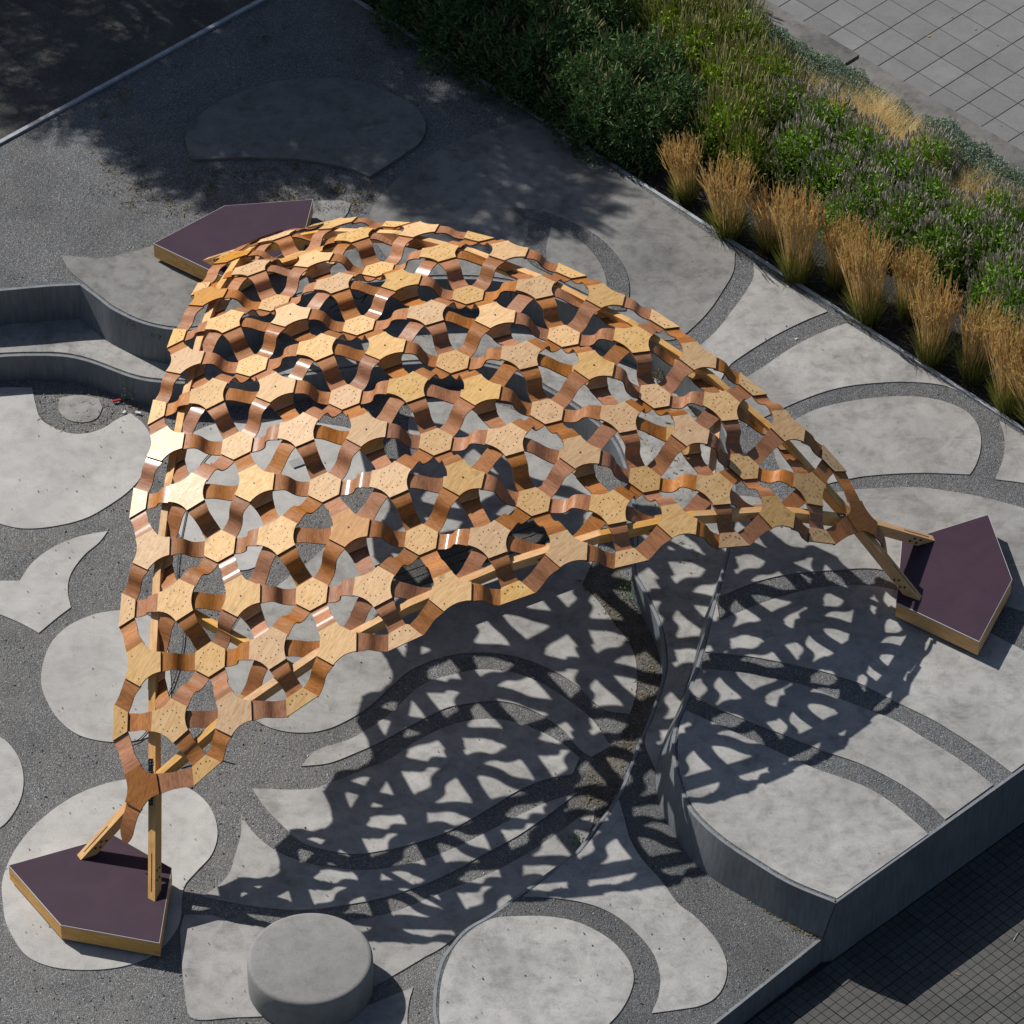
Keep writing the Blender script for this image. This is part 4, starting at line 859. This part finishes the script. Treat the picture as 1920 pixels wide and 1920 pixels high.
def leafy(n, rad, h, L, Wd, up=.4, inner=.35, cluster=1):
    P, d = dome(n, rad, h, inner); P[:, 2] += .04; out = []
    for c in range(cluster):
        A = unit(d*(1-up)+np.array([0, 0, up])+rng.normal(size=(n, 3))*.75); l = L*(.6+.8*rng.random(n))[:, None]
        B = perp(A)*Wd*(.7+.6*rng.random(n))[:, None]; out.append(quads(P+A*l*.5, A*l*.5, B*.5))
    return np.concatenate(out)
def spikes(n, rad, h, L, r, tilt=.25, stem=.10, zmin=.15, sides=4):
    d = unit(rng.normal(size=(n*3, 3))); d[:, 2] = np.abs(d[:, 2]); d = d[d[:, 2] > zmin][:n]; n = len(d)
    P = d*np.array([rad, rad, h]); P[:, 2] += .05
    A = unit(np.array([0, 0, 1.])+d*np.array([tilt*1.6, tilt*1.6, 0])+rng.normal(size=(n, 3))*.12); l = (L*(.6+.7*rng.random(n)))[:, None]
    base = P+A*stem*rng.random((n, 1)); t1 = perp(A); t2 = np.cross(A, t1); out = []
    prof = ((0, .55), (.25, 1.0), (.7, .85), (1.0, .25))
    for (a, ra), (b, rb) in zip(prof[:-1], prof[1:]):
        for k in range(sides):
            x0, x1 = 2*math.pi*k/sides, 2*math.pi*(k+1)/sides
            q = np.empty((n, 4, 3))
            for s, (h_, rr, x) in enumerate(((a, ra, x0), (a, ra, x1), (b, rb, x1), (b, rb, x0))):
                q[:, s] = base+A*l*h_+(t1*math.cos(x)+t2*math.sin(x))*r*rr
            out.append(q.reshape(-1, 3))
    st = quads(P-A*.05, A*(stem+.05), t1*.003)
    return np.concatenate(out), st
def blades(n, base_r, L, spread, width, droop=.3, seg=4, lean=(0, 0), taper=True, z0=0, up0=1.0):
    """long thin leaves or stems, each a bent ribbon"""
    th = rng.random(n)*2*math.pi; rr = base_r*np.sqrt(rng.random(n)); B0 = np.stack([rr*np.cos(th), rr*np.sin(th), np.full(n, z0)], 1)
    th2 = th+rng.normal(size=n)*.5; s = spread*(.15+rng.random(n))
    D = np.stack([s*np.cos(th2)+lean[0], s*np.sin(th2)+lean[1], np.full(n, up0)], 1); D = unit(D); l = L*(.72+.36*rng.random(n))
    Hd = D*np.array([1, 1, 0]); Hd = Hd+np.array([lean[0], lean[1], 0])*.3; out = []; side = perp(D)
    side[:, 2] *= .3; side = unit(side); prev = B0; pw = width*np.ones(n)
    tips = None
    for i in range(seg):
        t = (i+1)/seg; p = B0+D*(l*t)[:, None]+(Hd*droop-np.array([0, 0, droop*.35]))*(l*t*t)[:, None]
        w = width*(1-t*.85 if taper else 1)*np.ones(n); q = np.empty((n, 4, 3))
        q[:, 0] = prev-side*pw[:, None]; q[:, 1] = prev+side*pw[:, None]; q[:, 2] = p+side*w[:, None]; q[:, 3] = p-side*w[:, None]
        out.append(q.reshape(-1, 3)); prev2 = prev; prev = p; pw = w
    return np.concatenate(out), prev2, prev
def variants(fn, k): return [fn() for _ in range(k)]
def hyssop(Lm, Sm, ns_, L, r, sp):
    def f():
        lv = leafy(1700, .40, .60, .062, .032, .45); s, st = spikes(ns_, .43, .70, L, r, .18, sp, .05)
        return np_mesh('leaves', [(lv, 4, Lm), (st, 4, Lm)]), np_mesh('flower_spikes', [(s, 4, Sm)])
    return f
def shrub():
    lv = leafy(1500, .56, .95, .085, .020, .15, .4, 3); s, st = spikes(60, .55, .98, .13, .010, .45, .06, .2, 3)
    return np_mesh('leaves', [(lv, 4, G['dkl'])]), np_mesh('flower_spikes', [(s, 4, G['dks'])])
def cushion():
    lv = leafy(5200, .42, .33, .032, .014, .5, .6); s = leafy(240, .43, .35, .02, .016, .6, .95)
    return (np_mesh('leaves', [(lv, 4, G['cul']), (s, 4, G['yls'])]),)
def feather():
    a, _, _ = blades(900, .10, .50, .50, .0024, .55, 5, (.20, .30)); b, _, _ = blades(260, .10, .40, .9, .0025, .6, 4, (.1, .05))
    return (np_mesh('blades', [(a, 4, G['fea']), (b, 4, G['reb'])]),)
def reed():
    a, t0, t1 = blades(230, .11, .92, .19, .0020, .08, 3, taper=False)
    n = len(t0); A = unit(t1-t0+rng.normal(size=(n, 3))*.04); l = .24*(.7+.6*rng.random(n))[:, None]; s1 = perp(A); s2 = np.cross(A, s1)
    pl = [quads(t1+A*l*.5-A*.05, A*l*.55, s*.0075) for s in (s1, s2)]
    # ragged side tufts of each plume
    for k in range(3):
        f = rng.random((n, 1)); q = unit(A+rng.normal(size=(n, 3))*.28); pl.append(quads(t1+A*l*f+q*.03, q*.035, perp(q)*.004))
    b, _, _ = blades(460, .12, .55, .34, .0045, .25, 5); c, _, _ = blades(70, .15, .30, .9, .004, .6, 4)
    return np_mesh('leaf_blades', [(b, 4, G['reb']), (c, 4, G['drg'])]), np_mesh('plumes', [(a, 4, G['red']), (np.concatenate(pl), 4, G['red'])])
def set_out(name, meshes, spots, label_fn, cat, group, z, hmid):
    for i, sp in enumerate(spots):
        u, v = sp[:2]; sc = sp[2] if len(sp) > 2 else 1.0
        p = at(u, v+125*hmid*sc, z); ms = meshes[i % len(meshes)]
        o = bpy.data.objects.new(name, ms[0]); o.location = p; o.rotation_euler = (0, 0, random.uniform(0, 6.28) if name not in ('feather_grass',) else random.uniform(-.5, .5))
        o.scale = (sc, sc, sc*random.uniform(.90, 1.10)); link(o)
        if name == 'feather_reed_grass': o.rotation_euler = (random.gauss(0, .07), random.gauss(0, .07), random.uniform(0, 6.28))
        tag(o, label_fn(i, u, v), cat, group)
        for m in ms[1:]: c = bpy.data.objects.new(m.name.split('.')[0], m); link(c, o); c['kind'] = 'stuff'
ORD = ['first', 'second', 'third', 'fourth', 'fifth', 'sixth', 'seventh', 'eighth', 'ninth', 'tenth', 'eleventh', 'twelfth', 'thirteenth', 'fourteenth', 'fifteenth', 'sixteenth', 'seventeenth', 'eighteenth', 'nineteenth', 'twentieth', 'twenty-first', 'twenty-second', 'twenty-third', 'twenty-fourth']
ZB_ = .335
HY = [(1475, 205), (1500, 290), (1545, 232), (1565, 330), (1612, 280), (1628, 372), (1672, 330), (1690, 420), (1738, 378), (1752, 470), (1800, 430), (1735, 300, .9), (1862, 462), (1900, 590), (1925, 500), (1880, 545), (1955, 620), (1585, 405, .8), (1868, 400, .9), (1920, 420, .9), (1655, 452, .6)]
HY = [(u, v) + ((s[0],) if s else ()) for u, v, *s in HY if True]
HY.sort()
hv = variants(hyssop(G['hyl'], G['hys'], 300, .085, .0095, .10), 3)
set_out('giant_hyssop', hv, HY, lambda i, u, v: '%s hyssop from the left among the bright green plants with grey flower spikes' % ORD[i], 'plant', 'grey-spiked hyssop plants in the bed', ZB_, .35)
YL = sorted([(1290, 20), (1345, 70), (1225, 10), (1300, 105), (1395, 130), (1345, 165), (1405, 205), (1355, 245), (1180, -20), (1440, 150), (1400, 290, .8), (1260, 60), (1390, 70, .9), (1130, -50), (1330, -20)])
yv = variants(hyssop(G['yll'], G['yls'], 270, .13, .0080, .16), 3)
set_out('sage_plant', yv, YL, lambda i, u, v: '%s sage from the left among the yellow-green plants with dry beige spikes' % ORD[i], 'plant', 'yellow-green plants with beige spikes', ZB_, .35)
DK = sorted([(735, -40), (775, 20), (835, -10), (850, 75), (905, 20), (925, 115), (985, 40), (1000, 150), (1062, 80), (1085, 200), (1120, 20), (1150, 140), (1190, 255), (1225, 130, .95), (1258, 205, .9), (1060, -30), (960, -40), (700, -80), (880, -80), (1300, 190, .7), (1130, 235, .8)])
DK = [(u+8, v-22, .92) if v > .647*(u-667)-125 else (u, v, *s) for u, v, *s in DK]; sv = variants(shrub, 3)
set_out('chaste_shrub', sv, DK, lambda i, u, v: '%s shrub from the left among the dark green shrubs with narrow leaves and brown panicles' % ORD[i], 'shrub', 'dark green shrubs behind the steel edging', ZB_, .5)
CU = sorted([(1330, -15), (1362, 20), (1395, 55), (1432, 78), (1405, 95), (1465, 108), (1490, 120, .9), (1530, 135), (1580, 165), (1612, 188), (1677, 212, .7), (1757, 258), (1783, 285), (1818, 305), (1795, 322, .9), (1862, 340), (1893, 358), (1920, 372), (1440, 120, .9)])
CU = [(u-5, v+7, (s[0] if s else 1)*.93) for u, v, *s in CU]; cv = variants(cushion, 2)
set_out('cushion_plant', cv, CU, lambda i, u, v: '%s cushion from the left in the row of low grey-green plants by the kerb' % ORD[i], 'plant', 'low grey-green cushions along the kerb', ZB_, .08)
FG = sorted([(1600, 185), (1670, 225), (1705, 285), (1760, 320, .8), (1820, 372, .9), (1870, 375, .9), (1520, 165), (1560, 190), (1612, 205), (1650, 232), (1690, 250), (1725, 275), (1745, 305), (1640, 205), (1800, 345), (1840, 360), (1895, 395), (1925, 405)])
FG = [(u-22, v+22, *s) for u, v, *s in FG]; fv = variants(feather, 2)
set_out('feather_grass', fv, FG, lambda i, u, v: '%s tuft from the left of the pale blond feather grass swept to one side' % ORD[i], 'grass', 'blond feather grass tufts', ZB_, .12)
RG = [(1287, 375, .82), (1366, 443, 1.12), (1446, 470, .92), (1492, 528, 1.06), (1570, 538, .88), (1626, 606, 1.04), (1702, 596, .86), (1744, 682, 1.06), (1822, 712, .98), (1893, 778, 1.0), (1950, 806, 1.0)]
rv_ = variants(reed, 3)
set_out('feather_reed_grass', rv_, RG, lambda i, u, v: '%s tuft from the left in the row of golden upright reed grass by the edging' % ORD[i], 'grass', 'golden reed grass tufts in a row', ZB_, 0)
# dry litter, runners and stray blades on the soil between the tufts
n = 900; P = []
for i in range(n):
    t = rng.random(); u = 1240+t*760; v = 330+t*500+rng.random()*70-60; p = at(u, v, ZB_+.01); P.append(p)
P = np.array([tuple(p) for p in P]); A = unit(rng.normal(size=(n, 3))*np.array([1, 1, .35])+np.array([0, 0, .15])); l = (.05+.12*rng.random(n))[:, None]
me = np_mesh('dry_grass_litter', [(quads(P+A*l*.5, A*l*.5, perp(A)*.004), 4, G['drg'])]); o = bpy.data.objects.new('dry_grass_litter', me); link(o)
tag(o, 'dry straw and stray blades lying on the soil between the golden tufts', 'litter', kind='stuff')
# weeds
def weed(u, v, z, h, r, m, lab, nl=150):
    lv = leafy(nl, r, h, .035, .015, .5, .2); me = np_mesh('leaves', [(lv, 4, m), (blades(14, .02, h, .5, .002, .1, 3)[0], 4, m)])
    o = bpy.data.objects.new('weed', me); o.location = at(u, v, z); link(o); tag(o, lab, 'plant')
weed(248, 748, Z_B, .32, .12, G['cul'], 'pale green weed growing at the foot of the low curved wall on the left')
weed(1180, 1125, Z_B, .30, .13, G['dkl'], 'green weed against the narrow bend of the low steel wall under the lattice')
weed(1222, 668, Z_T, .22, .12, G['yll'], 'small weed in the terrace corner seen through the upper right of the lattice')
weed(1236, 720, Z_T, .18, .10, G['drg'], 'dry weed at the wall foot behind the right part of the lattice')
weed(1080, 1588, Z_B, .14, .09, G['cul'], 'small grey weed beside the thin rim where the leaf-shaped slabs end')
weed(232, 190, Z_P, .12, .14, G['drg'], 'dry weed tuft right behind the corner steel edging at the top left', 90)
# scattered low weeds in the shaded gravel at the top
cl = []
for i in range(170):
    u = rng.uniform(170, 760); v = rng.uniform(40, 400)
    if rng.random() < .5: u, v = rng.uniform(230, 720), rng.uniform(310, 400)
    if v < 268-.547*u+30 or v > 520-.1*u: continue
    p = np.array(tuple(at(u, v, Z_P))); k = rng.integers(8, 30); s = rng.uniform(.03, .10)
    Q = p+rng.normal(size=(k, 3))*np.array([s, s, 0]); A = unit(rng.normal(size=(k, 3))+np.array([0, 0, .7])); cl.append(quads(Q+A*.015, A*.02, perp(A)*.006))
me = np_mesh('weed_growth', [(np.concatenate(cl), 4, G['drg'])]); o = bpy.data.objects.new('weed_growth', me); link(o); tag(o, 'thin dry weeds scattered over the shaded gravel at the top left', 'plant', kind='stuff')

# ---------------------------------------------------------------- loose stones on the gravel
def inside(poly, x, y):
    c = False; n = len(poly)
    for i in range(n):
        (x1, y1), (x2, y2) = poly[i], poly[(i+1) % n]
        if (y1 > y) != (y2 > y) and x < (x2-x1)*(y-y1)/(y2-y1)+x1: c = not c
    return c
w1 = crv(W1C); w2 = crv(W2)
pts_ = []
bb = [(z, min(p[0] for p in q), max(p[0] for p in q), min(p[1] for p in q), max(p[1] for p in q), q) for z, q in NSL]
def free(z, u, v):
    for zz, a, b, c, d, q in bb:
        if zz == z and a < u < b and c < v < d and inside(q, u, v): return False
    return True
basin_poly = [(-20, 790)]+[(u, v+52) for u, v in w2 if -30 < u < 1260 and v < 1300]+[(u-6, v) for u, v in w2 if v >= 1300]+[(820, 1950), (-20, 1950)]
ter_poly = [(1165, 1500), (1208, 1400), (1245, 1560), (1313, 1640), (1413, 1700), (1542, 1765), (1345, 1915), (840, 1915), (823, 1850), (850, 1770), (975, 1680), (1085, 1602)]
pla_poly = [(0, 300), (490, 40), (680, 20), (1900, 810), (1900, 1430), (1560, 1680), (1280, 1400), (1380, 980), (1320, 730), (1000, 500), (450, 560), (160, 520), (0, 530)]
def scatter(poly, z, n, smin, smax, dens_slab=.06):
    xs = [p[0] for p in poly]; ys = [p[1] for p in poly]; out = []
    while len(out) < n:
        u = rng.uniform(min(xs), max(xs)); v = rng.uniform(min(ys), max(ys))
        if not inside(poly, u, v): continue
        fr = free(z, u, v)
        if not fr and rng.random() > dens_slab: continue
        s = smin+(smax-smin)*rng.random()**4; out.append((at(u, v, z+(0 if fr else .022)), s if fr else min(s, .012)))
    return out
tet = unit(np.array([[1, 0, -.3], [-.5, .87, -.3], [-.5, -.87, -.3], [.3, .2, .8], [-.4, .1, .75]])); tf = np.array([(0, 1, 3), (1, 4, 3), (1, 2, 4), (2, 0, 3), (2, 3, 4)])
st_poly = [(1560, 1810), (1925, 1560), (1925, 1925), (1370, 1925), (1420, 1890)]
STR = [(p_+Vector((0, 0, .03)), s_*.55) for p_, s_ in scatter(st_poly, Z_S, 260, .005, .014, 1)]
def stones(name, pl, m, lab):
    V_ = []
    for p, s in pl:
        R = Matrix.Rotation(rng.uniform(0, 6.28), 3, 'Z'); k = np.array(R)@np.diag([s*rng.uniform(.7, 1.3), s*rng.uniform(.6, 1.1), s*rng.uniform(.5, .9)])
        q = (tet*(1+.2*rng.normal(size=(5, 1))))@k.T+np.array(tuple(p)); V_.append(q[tf].reshape(-1, 3))
    me = np_mesh(name, [(np.concatenate(V_), 3, m)]); o = bpy.data.objects.new(name, me); link(o); tag(o, lab, 'stones', kind='stuff')
A1 = scatter(basin_poly, Z_B, 4600, .005, .022, .07)+scatter(ter_poly, Z_T, 1300, .005, .018, .06)+scatter(pla_poly, Z_P, 3200, .005, .016, .03)
random.shuffle(A1)
stones('pebbles', A1[:7900], M['stone'], 'loose grey pebbles strewn over the gravel between the slabs')
stones('pale_pebbles', A1[7900:]+STR, M['stone_l'], 'scattered pale pebbles lying on the gravel between the slabs')

tw = []
for zone, z, k in ((( (1075, 1080), (1195, 1230), (1190, 1340), (1110, 1430), (1075, 1560), (1120, 1540), (1240, 1280), (1225, 1170) ), Z_B+.006, 420), (((60, 800), (150, 820), (270, 790), (270, 740), (180, 735), (60, 745)), Z_B+.004, 160), (((1060, 640), (1300, 760), (1330, 900), (1300, 1100), (1240, 1000), (1180, 760)), Z_T+.014, 160), (((1480, 1740), (1545, 1765), (1440, 1700), (1330, 1640)), Z_T+.004, 90), (((380, 380), (560, 330), (720, 370), (560, 420), (240, 400), (150, 260)), Z_P+.004, 260)):
    xs = [q[0] for q in zone]; ys = [q[1] for q in zone]; c_ = 0
    while c_ < k:
        u = rng.uniform(min(xs), max(xs)); v = rng.uniform(min(ys), max(ys))
        if inside(zone, u, v): tw.append(tuple(at(u, v, z+.003))); c_ += 1
tw = np.array(tw); n = len(tw); A = unit(rng.normal(size=(n, 3))*np.array([1, 1, .12])); l = (.012+.05*rng.random(n)**2)[:, None]
me = np_mesh('dry_leaves', [(quads(tw+np.array([0, 0, .004]), A*l, unit(np.cross(A, np.array([0, 0, 1.])+rng.normal(size=(n, 3))*.3))*(.003+.008*rng.random((n, 1)))), 4, G['drg'])]); o = bpy.data.objects.new('dry_leaves', me); link(o)
tag(o, 'dry leaves and twigs blown against the low walls and onto the gravel', 'leaves', kind='stuff')

# ---------------------------------------------------------------- small things
def thing_box(name, u, v, z, L, Wd, H, rot, m, lab, cat):
    V_ = []; F_ = []; r = Vector((math.cos(rot), math.sin(rot), 0)); s = Vector((-r.y, r.x, 0)); box_faces(V_, F_, at(u, v, z)+Vector((0, 0, H/2)), r*L/2, s*Wd/2, Vector((0, 0, H/2)))
    return mesh_obj(name, V_, F_, m, label=lab, cat=cat)
thing_box('floor_plate', 556, 868, Z_B+.022, .14, .13, .008, .5, M['zinc'], 'small square galvanised plate screwed to the sunken floor, seen through the lattice', 'plate')
thing_box('plastic_strip', 219, 752, Z_B+.022, .10, .025, .02, .3, M['red'], 'red plastic strip in the litter at the foot of the low wall', 'litter')
thing_box('paper_scrap', 233, 773, Z_B+.022, .05, .03, .01, .9, M['litter'], 'white paper scrap lying in the gravel just below the red strip', 'litter')
thing_box('paper_scrap', 259, 774, Z_B+.022, .07, .03, .01, -.3, M['litter'], 'white paper scrap near the shaded wall foot, right of the other', 'litter')
thing_box('paper_scrap', 1493, 636, Z_P+.002, .035, .02, .01, .8, M['litter'], 'white scrap in the gravel stripe on the right plateau', 'litter')
thing_box('stick', 1904, 1757, Z_S+.03, .12, .010, .008, 1.1, M['zinc'], 'thin bright metal strip lying on the street cobbles at the right edge', 'litter')
thing_box('wood_chip', 1795, 1827, Z_S+.03, .05, .012, .008, -.4, M['dry'], 'pale wood chip on the sunlit cobbles below the wall shadow', 'litter')
thing_box('leaf', 1742, 68, .375, .045, .03, .006, .4, M['dry'], 'brown dry leaf on the grey paving, the largest one', 'leaf')
thing_box('leaf', 1785, 32, .375, .03, .02, .006, 1.4, M['dry'], 'small brown dry leaf on the paving near the top edge', 'leaf')
thing_box('leaf', 1829, 55, .375, .03, .02, .006, .4, M['dry'], 'small brown dry leaf on the paving, rightmost of the leaves', 'leaf')
def cable(pts, r, m, lab, z):
    P = [at(u, v, z+r) for u, v in smooth_poly(pts, closed=False, step=5, corner=170)]; V_ = []; F_ = []
    for i, p in enumerate(P):
        d = (P[min(i+1, len(P)-1)]-P[max(i-1, 0)]).normalized(); s = Vector((-d.y, d.x, 0))
        for k in range(5): a = 2*math.pi*k/5; V_.append(p+s*math.cos(a)*r+Vector((0, 0, 1))*math.sin(a)*r)
    for i in range(len(P)-1):
        for k in range(5): F_.append((i*5+k, i*5+(k+1) % 5, i*5+5+(k+1) % 5, i*5+5+k))
    return mesh_obj('cable', V_, F_, m, smooth=True, label=lab, cat='cable')
cable([(225, 1395), (262, 1385), (300, 1330), (330, 1265), (345, 1180), (332, 1080), (350, 960), (372, 880), (400, 845), (470, 800)], .006, M['black'], 'thin black cable running over the sunken floor beside the left arch', Z_B+.02)
cable([(340, 1440), (400, 1425), (440, 1432)], .006, M['black'], 'short black cable on the gravel below the two crossing beams', Z_B)
# a long dark bench under the middle of the lattice
bz = Z_B; a = at(700, 1150, bz); b = at(1020, 1035, bz); d = (b-a).normalized(); s = Vector((-d.y, d.x, 0)); L = (b-a).length
e = empty('dark_bench', tuple((a+b)/2), 'long dark bench on the sunken floor, half hidden under the middle of the lattice', 'bench'); PB = Matrix.Translation(-e.location)
for k in range(4):
    V_ = []; F_ = []; box_faces(V_, F_, (a+b)/2+s*(k*.13-.2)+Vector((0, 0, .44)), d*L/2, s*.058, Vector((0, 0, .018))); o = mesh_obj('plank', V_, F_, M['asphalt'], e); o.matrix_parent_inverse = PB
for t in (.06, .5, .94):
    for w_ in (-.2, .19):
        V_ = []; F_ = []; box_faces(V_, F_, a+d*L*t+s*w_+Vector((0, 0, .21)), d*.025, s*.025, Vector((0, 0, .21))); o = mesh_obj('leg', V_, F_, M['black'], e); o.matrix_parent_inverse = PB
for w_ in (-.2, .19):
    V_ = []; F_ = []; box_faces(V_, F_, (a+b)/2+s*w_+Vector((0, 0, .405)), d*L/2*.98, s*.02, Vector((0, 0, .015))); o = mesh_obj('rail', V_, F_, M['zinc'], e); o.matrix_parent_inverse = PB

# ---------------------------------------------------------------- the trees whose shade falls over the top left (they stand outside the frame)
def frond_cloud(n, rx, rz, L=.42):
    d = unit(rng.normal(size=(n, 3))); P = d*(np.array([rx, rx, rz])*(.25+.75*rng.random((n, 1))**.5))
    clump = np.sin(P[:, 0]*2.3+1)*np.sin(P[:, 1]*2.1+.5)*np.sin(P[:, 2]*1.9); P = P[clump > -.42]; n = len(P); d = unit(P)
    A = unit(d*np.array([1, 1, .25])+rng.normal(size=(n, 3))*.45); S_ = perp(A, np.tile([0, 0, 1.], (n, 1))+rng.normal(size=(n, 3))*.2); out = []
    for k in range(9):
        t = (k+.5)/9; c = P+A*L*t; c[:, 2] -= .10*t*t
        for sg in (-1, 1):
            q = unit(S_*sg+A*.35+np.array([0, 0, -.15])); w = perp(q, A+rng.normal(size=(n, 3))*.05); w = unit(np.cross(q, np.cross(A, q))); ln = .062*(1-.5*abs(t-.45)); out.append(quads(c+q*ln, q*ln, w*.017))
    return np.concatenate(out)
def limb_mesh(segs):
    V_ = []; F_ = []
    for p, q, r0, r1 in segs:
        p = Vector(p); q = Vector(q); d = (q-p).normalized(); s = d.orthogonal().normalized(); t = d.cross(s); o = len(V_)
        for c, r in ((p, r0), (q, r1)):
            for k in range(7): a = 2*math.pi*k/7; V_.append(c+s*math.cos(a)*r+t*math.sin(a)*r)
        F_ += [(o+k, o+(k+1) % 7, o+7+(k+1) % 7, o+7+k) for k in range(7)]
    return V_, F_
def tree(u, v, H, rx, rz, n, lab, sp=None):
    g = at(u, v, Z_P); c = g-SDIR*(H/math.sin(SUN_EL)); base = Vector((c.x+.3, c.y+.5, .3))
    e = empty('tree', tuple(base), lab, 'tree', None)
    V_ = np_mesh('crown', [(frond_cloud(n, rx, rz), 4, G['tre'])]); o = bpy.data.objects.new('crown', V_); o.location = c-base; link(o, e)
    loc = Vector(c)-base; segs = [((0, 0, 0), tuple(loc*.45+Vector((.1, 0, 0))), .17, .13), (tuple(loc*.45+Vector((.1, 0, 0))), tuple(loc*.8), .13, .09)]
    for k in range(11):
        a = rng.uniform(0, 6.28); q = loc+Vector((math.cos(a)*rx*.75, math.sin(a)*rx*.75, rng.uniform(-.3, .8)*rz)); m_ = loc*.6+q*.4+Vector((0, 0, .2)); segs += [(tuple(loc*(.5+.03*k)), tuple(m_), .06, .04), (tuple(m_), tuple(q), .04, .012)]
    A_, B_ = limb_mesh(segs); o = mesh_obj('trunk', A_, B_, G['bark'], e, smooth=True)
tree(330, 0, 5.2, 3.0, 1.5, 3700, 'leafy tree left of the frame whose shade covers the top left corner')
tree(740, 120, 6.0, 2.4, 1.3, 2700, 'leafy tree above the frame whose shade falls on the gravel and the dark shrubs')
tree(430, 250, 5.5, 1.3, .8, 800, 'small tree left of the frame whose shade edges the sunlit gravel')
tree(940, 340, 6.5, 1.2, .6, 620, 'low outer bough of the tree above the frame, its dapples falling beside the lattice')
